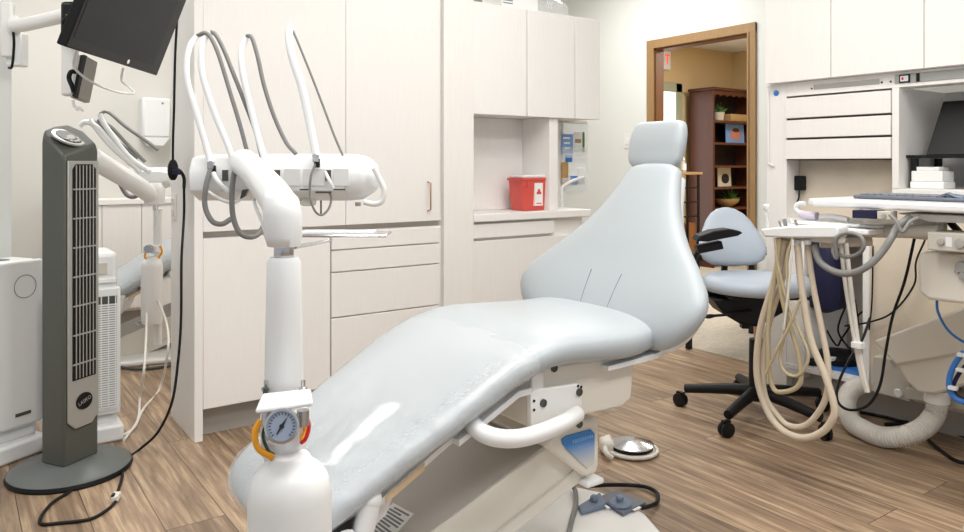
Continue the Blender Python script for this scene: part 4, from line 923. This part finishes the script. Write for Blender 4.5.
w0, w1, w2 = onz(578, 513, zq), onz(603, 507, zq), onz(594, 497, zq)
b = BM(); a_ = [onz(578, 508, zq), onz(581, 516, zq), onz(606, 509, zq), onz(600, 499, zq)]; lo = [b.verts.new(p) for p in a_]; hi = [b.verts.new(p+UP*h) for p, h in zip(a_, (.008, .008, .022, .024))]
b.faces.new(lo[::-1]); b.faces.new(hi)
for i in range(4): b.faces.new((lo[i], lo[(i+1)%4], hi[(i+1)%4], hi[i]))
obj('wedge', b, 'bluegrey', t, bev=.005); lt('button', [(.013, 0), (.012, .010), (.007, .015)], onz(594, 506, zq)+UP*.020, 'bluegrey', t)
zf = .012
o = tb('black_hose', [onz(590, 486, .04), onz(606, 485, .034), onz(628, 485, zf), onz(646, 487, zf), onz(657, 493, zf), onz(657, 502, zf), onz(650, 506, .02), onz(642, 508, .036)], .0068, 'black'); tag(o, 'thick black cable curling from the chair base to the foot switch', 'cable')
o = tb('grey_hose', [onz(570, 484, .06), onz(575, 490, .04), onz(576, 505, .036), onz(572, 520, .036), onz(566, 545, .036)], .008, 'hose_grey'); tag(o, 'grey hose lying on the chair base plate', 'hose')
# foot disc on the floor
dcn = onz(632, 452, .0)
t = thing('rheostat_pedal', 'round polished steel foot pedal with a cream wire guard on the floor', 'foot pedal', dcn)
lt('base_disc', [(.086, .001), (.09, .008), (.086, .016)], dcn, 'cream', t); lt('rubber_ring', [(.080, .0165), (.080, .030)], dcn, 'black', t); lt('steel_disc', [(.083, .030), (.084, .034), (.03, .050), (.004, .052)], dcn, 'steel', t, n=48)
gpt = [dcn+Vector((0, 0, .012))+(CXV*math.cos(a)*.096+CYV*math.sin(a)*.096) for a in [math.radians(x) for x in range(150, 395, 20)]]
tb('guard', gpt, .007, 'cream', t); tb('bracket', [onz(612, 458, .012), onz(606, 452, .03), onz(605, 440, .02), onz(609, 437, .02)], .011, 'cream', t)
b = BM(); obox(b, dcn-CXV*.10+UP*.028, .05, .07, .05); obj('housing', b, 'cream', t, bev=.012)
# ================================================================ STOOL
sc_ = Vector((2.936, 2.028, 0)); 
t = thing('dental_stool', 'pale blue cushioned rolling stool with black five-star base between chair and cabinets', 'stool', sc_)
def cp(ang, r, z): a = math.radians(ang); return sc_+CXV*math.cos(a)*r+CYV*math.sin(a)*r+UP*z
for a in (155, 229, 301, 13, 85):
    lg = tb('leg', [cp(a, .02, .115), cp(a, .15, .105), cp(a, .315, .085)], lambda s: .028-.008*s, 'black', t, n=10)
    cpos = cp(a, .335, .031); s_ = CXV*math.cos(math.radians(a+60))+CYV*math.sin(math.radians(a+60))
    b = BM()
    for k in (-1, 1): lathe(b, [(.020, 0), (.031, .003), (.031, .016), (.020, .019)], cpos+s_*(.010*k)-s_*(.0085), s_, 18)
    obox(b, cpos+UP*.022, .02, .035, .03, X=s_); obj('caster', b, 'black', lg)
lt('hub', [(.036, .075), (.038, .14), (.03, .15)], sc_, 'black', t); lt('sleeve', [(.036, .14), (.033, .345)], sc_, 'black', t); lt('gas_post', [(.014, .345), (.014, .46)], sc_, 'copper', t)
b = BM(); so = sc_-CXV*.045
prism(b, [so+CXV*x-CYV*.09+UP*z for x, z in ((-.18, .54), (-.13, .47), (-.06, .43), (.02, .415), (.08, .45), (.15, .49), (.15, .545))], CYV*.18); mech = obj('mechanism', b, 'black', t, bev=.01)
b = BM(); obox(b, sc_+UP*.55, .34, .30, .014); obox(b, sc_-CXV*.065+UP*.43-CYV*.03, .035, .04, .06); obj('seat_plate', b, 'black', t, bev=.004)
tb('lever', [sc_-CXV*.06+UP*.49-CYV*.1, sc_-CXV*.17+UP*.475-CYV*.11, sc_-CXV*.26+UP*.468-CYV*.11], .006, 'black', t); b = BM(); blob(b, sc_-CXV*.245+UP*.468-CYV*.11, .035, .016, .009, 8); obj('lever_pad', b, 'black', t)
# seat (rounded, slightly longer to the right)
b = BM(); s0 = sc_+UP*0
def srg(r, z, n=40): return [s0+CXV*(.0+(.24*r)*math.cos(a)*(1 if math.cos(a) < 0 else 1.02))+CYV*(.235*r*math.sin(a))+UP*z for a in [2*math.pi*j/n for j in range(n)]]
stack(b, [srg(.80, .557), srg(.95, .563), srg(1.0, .585), srg(.985, .608), srg(.92, .622), srg(.75, .628), srg(.4, .629), srg(.05, .628)]); obj('seat', b, 'vinyl_stool', t, ang=80)
# backrest
bc = at(731, 240, 3.62)
b = BM(); zb0 = H+(HY-266)/F*3.62; zb1 = H+(HY-208)/F*3.62; hB = zb1-zb0
rw = [(-.0, .02, .02), (.03, .10, .05), (.12, .145, .07), (.28, .163, .08), (.45, .155, .08), (.62, .132, .075), (.78, .108, .065), (.90, .078, .05), (.97, .045, .03), (1.0, .01, .01)]
rings = []
nB = 28
for s, w, th in rw:
    ring = []
    for j in range(nB):
        A = 2*math.pi*j/nB; ca, sa = math.cos(A), math.sin(A); e_ = 2.4
        xx = w*math.copysign(abs(ca)**(2/e_), ca); yy = th/2*math.copysign(abs(sa)**(2/e_), sa)
        ring.append(bc+CXV*(xx-.012*(s-.4))+CYV*(yy-.25*xx*xx/.16+.06*s)+UP*(zb0+hB*s-bc.z))
    rings.append(ring)
stack(b, rings); obj('backrest', b, 'vinyl_stool', t, ang=80)
b = BM(); tube(b, [bc-UP*.02+CYV*.06, bc-UP*.16+CYV*.10, sc_-CXV*.06+UP*.545+CYV*.22, sc_-CXV*.03+UP*.54], .016); obj('back_support', b, 'black', t)
# armrest pad and bracket
b = BM(); c_a = at(720, 236, 3.36)
prism(b, [at(u, v, 3.30) for u, v in ((697, 241), (700, 236), (714, 231), (729, 229), (740, 231), (743, 233), (738, 236), (722, 239), (708, 242))], CYV*.09); obj('armrest_pad', b, 'slate' if False else 'black', t, bev=.004)
b = BM(); prism(b, [at(u, v, 3.33) for u, v in ((697, 246), (722, 241), (724, 249), (699, 254))], CYV*.05); obj('armrest_bracket', b, 'black', t, bev=.004)
tb('armrest_post', [at(699, 249, 3.36), at(692, 268, 3.4), at(694, 290, 3.38), sc_-CXV*.12+UP*.55], .011, 'black', t)
# black side table behind the stool
ta0 = Vector((3.66, 2.93, 0)); 
t = thing('side_table', 'low black side table standing behind the stool, mostly hidden', 'table', (3.99, 3.03, 0))
bx('top', (3.64, 2.84, .55), (4.36, 3.05, .585), 'black', t)
for x, y in ((3.645, 2.985), (4.30, 2.82)): bx('leg', (x, y, .005), (x+.03, y+.03, .55), 'black', t)
for x, y in ((4.32, 3.02),): bx('leg', (x, y, .005), (x+.03, y+.03, .55), 'black', t)
# ================================================================ RIGHT HAND DELIVERY TABLE
t = thing('delivery_cart_arm', 'white work table on a beige arm with hanging beige hoses at right', 'dental unit', (2.6, 1.1, .5))
b = BM(); ytl = 1.555; yt0 = onx(868, 220, 2.5).y
prism(b, [(2.52, .75, .972), (2.94, .75, .972), (2.94, ytl-.05, .972), (2.90, ytl, .972), (2.56, ytl, .972), (2.52, ytl-.04, .972)], (0, 0, .027)); obj('table_top', b, 'white', t, bev=.008, seg=3)
b = BM(); prism(b, [(2.56, yt0, .905), (2.86, yt0, .905), (2.86, 1.60, .905), (2.52, 1.60, .905), (2.50, 1.56, .905)], (0, 0, .012)); obj('lower_tray', b, 'white', t, bev=.004)
b = BM(); prism(b, [(2.50, yt0, .885), (2.86, yt0, .885), (2.86, 1.62, .885), (2.47, 1.62, .885)], (0, 0, .018)); obj('tray_skirt', b, 'white_matte', t, bev=.004)
xh_ = 2.42
def ph(u, v, x=xh_): return onx(u, v, x)
pA = ph(766, 231, 2.40); pB = ph(838, 231.5, 2.42)
b = BM(); prism(b, [ph(760, 229, 2.40), ph(790, 226, 2.40), ph(834, 225.5, 2.42), ph(838, 228, 2.42), ph(838, 236, 2.42), ph(834, 238, 2.42), ph(790, 238, 2.40), ph(764, 237, 2.40)], (.07, 0, 0)); hb = obj('holder_bar', b, 'white', t, bev=.006)
b = BM(); obox(b, ph(812, 237, 2.47), .05, .22, .03, X=Vector((1,0,0))); obj('holder_neck', b, 'cream', t, bev=.006)
for u in (797.5, 807.5): lt('hose_nut', [(.013, 0), (.013, .014), (.010, .016)], ph(u, 240, xh_+.02), 'white', t, ax=-UP, n=16)
# arm tubes
p0, p1 = onx(862, 231, 2.62), onx(940, 232, 2.62)
lt('arm_tube', [(.022, 0), (.022, (p1-p0).length)], p0, 'cream_dark', t, ax=(p1-p0))
b = BM(); tube(b, [onx(820, 243, 2.56), onx(840, 243, 2.60), onx(872, 241, 2.66)], .017, n=16); obj('lower_tube', b, 'cream_dark', t)
p = onx(927, 217, 2.66); b = BM(); lathe(b, [(.05, -.05), (.05, 0), (.045, .04)], onx(930, 224, 2.70), None, 20); obj('pivot', b, 'cream', t)
b = BM(); lathe(b, [(.016, 0), (.016, .12)], onx(938, 215, 2.68)-UP*.10, None, 12); prism(b, [onx(u, v, 2.60) for u, v in ((896, 213), (964, 216), (990, 217), (990, 224), (930, 222))], (.18, 0, 0)); obj('mount_plate', b, 'white_matte', t, bev=.003)
b = BM(); prism(b, [onx(u, v, 2.55) for u, v in ((927, 232), (1000, 235), (1000, 256), (927, 250))], (.14, 0, 0)); jb = obj('junction_block', b, 'cream_dark', t, bev=.005)
for u, v, r in ((941, 242, .011), (960, 243.5, .016)): lt('port', [(r, 0), (r*.9, .008), (r*.4, .009)], onx(u, v, 2.549), 'grey_panel', jb, ax=(-1, 0, 0), n=14)
b = BM(); q = onx(949, 242, 2.549); obox(b, q, .0016, .018, .03, X=Vector((1,0,0))); obj('port_label', b, 'white', jb)
b = BM(); prism(b, [onx(u, v, 2.62) for u, v in ((917, 258), (921, 252), (1010, 256), (1010, 310), (928, 300), (918, 292))], (.22, 0, 0)); cbx = obj('control_box', b, 'cream', t, bev=.012, seg=3)
for u, v, r in ((962, 267, .02), (958, 271, .008), (964, 276, .014)): lt('knob', [(r, 0), (r*.85, .012), (r*.4, .013)], onx(u, v, 2.619), 'silver', cbx, ax=(-1, 0, 0), n=14)
b = BM(); prism(b, [onx(u, v, 2.72) for u, v in ((945, 222), (952, 222), (962, 233), (955, 233))], (.02, 0, 0)); obj('black_rod', b, 'black', t)
# support column under the table, behind the control box
b = BM(); box(b, (2.66, .86, .0), (2.84, 1.0, .97)); obj('support_column', b, 'cream_dark', t, bev=.01)
b = BM(); box(b, (2.50, .66, 0), (3.0, 1.02, .03)); obj('floor_plate', b, 'cream_dark', t, bev=.01)
# devices hanging under the top
b = BM(); prism(b, [ph(852, 210, 2.5), ph(876, 210.5, 2.5), ph(876, 219, 2.5), ph(852, 218, 2.5)], (.06, 0, 0)); obj('switch_block', b, 'navy', t, bev=.002)
b = BM(); prism(b, [ph(877, 211, 2.5), ph(890, 211.5, 2.5), ph(890, 220, 2.5), ph(877, 219, 2.5)], (.05, 0, 0)); obj('port_block', b, 'cream_dark', t, bev=.002); lt('port', [(.009, 0), (.008, .004)], ph(884, 216, 2.4995), 'silver', t, ax=(-1, 0, 0), n=14)
# hanging hoses
def hose(pts, r, m, dx=0, nm='hose'): return tb(nm, [ph(u, v, xh_+dx+(q[0] if q else 0)) for u, v, *q in pts], r, m, t, n=12, k=6)
hose([(797.5, 245), (802, 290), (811, 340), (825, 375), (834, 405), (833, 418), (822, 432), (803, 438), (782, 430), (767, 410), (757, 375), (760, 330), (773, 285), (784, 240)], .0125, 'hose_beige', .02)
hose([(807.5, 245), (813, 285), (822, 330), (828, 365), (827, 392), (820, 410), (806, 425), (790, 426), (778, 416), (765, 395), (763, 360), (770, 320), (782, 280), (789, 240)], .0105, 'hose_beige', .045)
hose([(775, 238), (778, 265), (787, 300), (799, 330), (808, 352), (806, 366), (797, 376), (785, 372), (780, 358), (785, 330), (788, 300), (787, 260), (793, 238)], .0055, 'hose_tan', -.01)
hose([(780, 238), (776, 270), (770, 310), (768, 345), (772, 385), (783, 392), (800, 383), (798, 352), (785, 310), (778, 270), (777, 238)], .0085, 'hose_tan', 0)
hose([(793, 240), (790, 275), (786, 310), (784, 330)], .004, 'hose_white', -.02)
hose([(800, 300), (790, 325), (777, 350), (765, 375)], .0055, 'hose_tan', -.025)
# suction pair of grey rods
for k in (0, 1): tb('suction_tube', [onx(841+k*5, 243, 2.50), onx(845+k*5, 280, 2.50), onx(854+k*3, 335, 2.52), onx(861+k*2, 372, 2.53), onx(867+k, 392, 2.54)], .0075, 'hose_white', t, n=10)
b = BM(); obox(b, onx(858, 345, 2.51), .03, .035, .02, X=Vector((1,0,0))); obj('clamp', b, 'white', t, bev=.002)
# looping grey hoses
tb('loop_hose', [onx(814, 246, 2.46), onx(820, 262, 2.44), onx(836, 272, 2.43), onx(852, 273, 2.42), onx(868, 266, 2.42), onx(882, 252, 2.44), onx(892, 237, 2.46), onx(898, 226, 2.50), onx(910, 217, 2.55)], .0115, 'hose_grey', t, n=12)
tb('loop_hose', [onx(838, 236, 2.45), onx(833, 250, 2.44), onx(837, 258, 2.43), onx(836, 240, 2.42), onx(846, 233, 2.42), onx(860, 236, 2.42), onx(864, 246, 2.42), onx(858, 254, 2.43), onx(846, 257, 2.44), onx(838, 254, 2.46)], .0065, 'hose_grey', t, n=10)
tb('loop_hose', [onx(890, 215, 2.47), onx(897, 222, 2.46), onx(902, 232, 2.46), onx(910, 222, 2.48), onx(918, 218, 2.52)], .006, 'hose_grey', t, n=10)
# cups and tips standing on the holder
for k, (u, v0, v1, r, m) in enumerate(((768, 228, 209, .006, 'clear'), (786, 227, 219, .007, 'steel'), (792, 227, 216, .004, 'clear'), (781, 227, 221, .004, 'steel'), (797, 226, 220, .005, 'steel'))):
    a = ph(u, v0, 2.43); c_ = ph(u-2, v1, 2.43); tb('syringe_tip', [a, c_], r, m, t, smooth=False)
b = BM(); a = ph(766.5, 209, 2.43); lathe(b, [(.008, -.004), (.012, 0), (.013, .012), (.008, .018)], a, None, 14); obj('suction_head', b, 'white', t)
TB = t
# lilac handpiece device and white handpiece on the lower tray
t = thing('curing_light', 'small white and lilac device lying on the lower tray of the work table', 'device', onx(806, 216, 2.6))
zt3 = .9175; q0, q1 = onz(801, 217, zt3+.012), onz(815, 217, zt3+.012); q0 = onx(801, 213, 2.58); q1 = onx(817, 214, 2.58)
b = BM(); tube(b, [Vector((2.58, q0.y, zt3+.02)), Vector((2.58, (q0.y+q1.y)/2, zt3+.017)), Vector((2.58, q1.y, zt3+.016))], .0155, n=14); obj('grip', b, 'lilac', t)
tb('head', [Vector((2.58, q0.y, zt3+.024)), Vector((2.58, q0.y+.02, zt3+.036)), Vector((2.58, q0.y+.012, zt3+.055)), Vector((2.58, q0.y-.015, zt3+.06))], .010, 'white', t)
q0 = onx(820, 214, 2.58); q1 = onx(848, 215, 2.58)
o = tb('handpiece', [Vector((2.58, q0.y, zt3+.012)), Vector((2.58, (q0.y*.6+q1.y*.4), zt3+.018)), Vector((2.58, q1.y, zt3+.010))], .010, 'white_matte'); tag(o, 'white handpiece lying on the lower tray next to the lilac device', 'handpiece')
# laptop keyboard on the table top
t = thing('keyboard', 'dark grey keyboard and cloth lying along the white work table', 'keyboard', (2.75, 1.1, 1.0))
yk0 = onx(856, 196, 2.70).y; b = BM(); prism(b, [(2.66, .72, 1.0005), (2.86, .72, 1.0005), (2.86, yk0-.02, 1.0005), (2.70, yk0, 1.0005), (2.66, yk0-.01, 1.0005)], (0, 0, .012)); obj('case', b, 'slate', t, bev=.004)
b = BM()
for r in range(4):
    for k in range(18): obox(b, Vector((2.69+.04*r, yk0-.04-.026*k, 1.0145)), .034, .021, .006, X=Vector((1,0,0)))
kk = obj('keys', b, 'ink', t, bev=.001); kk['kind'] = 'stuff'
b = BM(); n1 = 14; G = [[b.verts.new(Vector((2.665+.17*i/5, yk0-.30-.30*j/n1, 1.019+.007*math.sin(j*1.7+i)+.004*random.random()))) for i in range(6)] for j in range(n1+1)]
for j in range(n1):
    for i in range(5): b.faces.new((G[j][i], G[j][i+1], G[j+1][i+1], G[j+1][i]))
o = obj('cloth', b, 'navy' if False else 'bluegrey'); m_ = o.modifiers.new('solid', 'SOLIDIFY'); m_.thickness = .003; tag(o, 'crumpled blue-grey cloth draped on the dark keyboard', 'cloth')
# ================================================================ HOPPER, RIBBED HOSE, LOOSE CABLES
def pw(u, v, x=3.06): return onx(u, v, x)
t = thing('suction_hopper', 'beige wedge-shaped hopper mounted low on the tan cabinet front at right', 'hopper', pw(920, 390, 3.2))
b = BM(); prism(b, [pw(873, 341), pw(964, 307), pw(1010, 290), pw(1010, 345), pw(896, 366)], (.26, 0, 0)); obj('rim', b, 'cream', t, bev=.01)
b = BM(); prism(b, [pw(886, 352, 3.075), pw(1010, 330, 3.075), pw(1010, 380, 3.075), pw(964, 386, 3.075), pw(935, 395, 3.075), pw(918, 393, 3.075), pw(906, 382, 3.075), pw(896, 366, 3.075)], (.235, 0, 0)); obj('bowl', b, 'cream', t, bev=.012)
b = BM(); prism(b, [pw(873, 356, 3.26), pw(910, 362, 3.26), pw(910, 402, 3.26), pw(873, 392, 3.26)], (.06, 0, 0)); mp_ = obj('mount_plate', b, 'cream_dark', t, bev=.004)
lt('mount_knob', [(.018, 0), (.02, .006), (.014, .012)], pw(899, 393, 3.259), 'white', mp_, ax=(-1, 0, 0), n=16); lt('mount_knob', [(.01, 0), (.01, .006)], pw(893, 362, 3.259), 'grey_panel', mp_, ax=(-1, 0, 0), n=12)
b = BM(); prism(b, [pw(905, 388, 3.20), pw(1000, 402, 3.20), pw(1000, 418, 3.20), pw(905, 398, 3.20)], (.125, 0, 0)); obj('rail', b, 'cream_dark', t, bev=.003)
b = BM(); lathe(b, [(.045, 0), (.045, .04), (.05, .042), (.05, .05)], pw(937, 402, 3.15), None, 20); obj('outlet_collar', b, 'white_matte', t)
# ribbed hose
path = [pw(938, 400, 3.15), pw(934, 416, 3.13), pw(922, 429, 3.08), pw(903, 436, 3.03), pw(882, 438, 3.02), pw(864, 433, 3.04), pw(851, 421, 3.08), pw(846, 405, 3.14), pw(850, 392, 3.22), pw(858, 386, 3.30)]
for q in path: q.z = max(q.z, .041)
P = smooth_path(path, 40); b = BM(); N = len(P)
tube(b, P, lambda s: .037+.0032*math.sin(s*(N-1)*math.pi*.4), n=22, smooth=False)
o = obj('ribbed_hose', b, 'hose_white', ang=80); tag(o, 'fat white ribbed hose looping on the floor under the hopper', 'hose')
# loose black cables
for k, (pts, r) in enumerate(([[(915, 236, 3.0), (905, 280, 3.02), (893, 315, 3.02), (886, 350, 3.0), (880, 385, 2.98), (868, 405, 2.96), (850, 410, 2.95), (838, 402, 2.95), (838, 385, 3.0), (848, 362, 3.1), (862, 340, 3.2), (870, 318, 3.28)], .0055], [[(925, 240, 3.29), (916, 262, 3.29), (914, 285, 3.29), (893, 312, 3.29), (870, 322, 3.29), (845, 326, 3.30)], .004], [[(873, 246, 3.31), (872, 300, 3.31), (869, 330, 3.31)], .0035])):
    o = tb('cable', [onx(u, v, x) for u, v, x in pts], r, 'black'); tag(o, ['black cable hanging from the work table in a long loop over the ribbed hose', 'thin black cable crossing the tan cabinet front', 'thin straight black cable beside the open bay'][k], 'cable')
for k, pts in enumerate(([(885, 424), (905, 424), (930, 428), (950, 433), (975, 440)], [(925, 437), (940, 450), (960, 462), (985, 462)], [(860, 412), (885, 417), (905, 422), (925, 420)])):
    o = tb('floor_cable', [onz(u, v, .008) for u, v in pts], .007, 'black'); tag(o, ['black cable on the floor behind the ribbed hose, running along the toe kick', 'black cable on the floor nearest the lower right corner', 'black cable on the floor inside the curve of the ribbed hose'][k], 'cable')
# blue tube bundle at right edge
t = thing('blue_tube_bundle', 'bright blue tubing tied with white clips at the right edge', 'tubing', onx(955, 340, 2.8))
tb('tube', [onx(937, 298, 2.72), onx(938, 312, 2.75), onx(948, 330, 2.8), onx(964, 342, 2.82), onx(985, 350, 2.82)], .0045, 'blue', t)
tb('tube', [onx(964, 352, 2.80), onx(956, 362, 2.80), onx(950, 376, 2.80), onx(950, 390, 2.80), onx(958, 400, 2.80), onx(975, 404, 2.80)], .0095, 'blue', t); tb('tube', [onx(970, 362, 2.81), onx(960, 372, 2.81), onx(953, 388, 2.81), onx(960, 398, 2.81), onx(978, 398, 2.81)], .007, 'navy', t)
for u, v in ((953, 388), (961, 370), (962, 355)): b = BM(); obox(b, onx(u, v, 2.785), .02, .028, .012, X=Vector((1,0,0))); obj('clip', b, 'white', t, bev=.002)
# ================================================================ LIGHT, CAMERA
def panel(x, y, w, d, p, z=2.795):  # unseen ceiling panels, added and placed to brighten parts of the room
    t = thing('added_ceiling_light', 'flat square ceiling light panel, unseen, added to brighten the room', 'ceiling light', (x, y, z-.02), 'added ceiling light panels')
    bx('frame', (x-w/2-.03, y-d/2-.03, z-.012), (x+w/2+.03, y+d/2+.03, z), 'white', t, 0); bx('diffuser', (x-w/2, y-d/2, z-.016), (x+w/2, y+d/2, z-.0125), 'fill_glow', t, 0)
    L = bpy.data.lights.new('fill_lamp', 'AREA'); L.shape = 'RECTANGLE'; L.size = w; L.size_y = d; L.energy = p; L.color = (1, .985, .965)
    o = bpy.data.objects.new('fill_lamp', L); COL.objects.link(o); o.location = (x, y, z-.03)
panel(.9, 1.3, 1.2, .6, 26); panel(2.1, 1.9, .6, 1.2, 14); panel(.3, .0, 1.2, .6, 22); panel(2.0, -.1, 1.2, .6, 28); panel(-.9, 2.4, .6, 1.2, 16)
panel(.7, 4.7, 1.2, .6, 44); panel(3.7, 3.9, .6, 1.2, 34)
panel(6.0, 3.6, .6, 1.2, 80, z=2.455)
w = bpy.data.worlds.new('daylight'); S.world = w; w.use_nodes = True; bg = w.node_tree.nodes['Background']; bg.inputs[0].default_value = (.93, .965, 1, 1); bg.inputs[1].default_value = .75
cam = bpy.data.cameras.new('camera'); co = bpy.data.objects.new('camera', cam); COL.objects.link(co)
co.location = CAM; co.rotation_euler = (math.pi/2, 0, -TH); cam.sensor_width = 36; cam.lens = F/964*36; cam.shift_y = (HY-266)/964; cam.clip_start = .05
S.camera = co
S.view_settings.view_transform = 'Standard'; S.view_settings.look = 'None'; S.view_settings.gamma = 1; S.view_settings.use_curve_mapping = False; S.view_settings.exposure = -.40
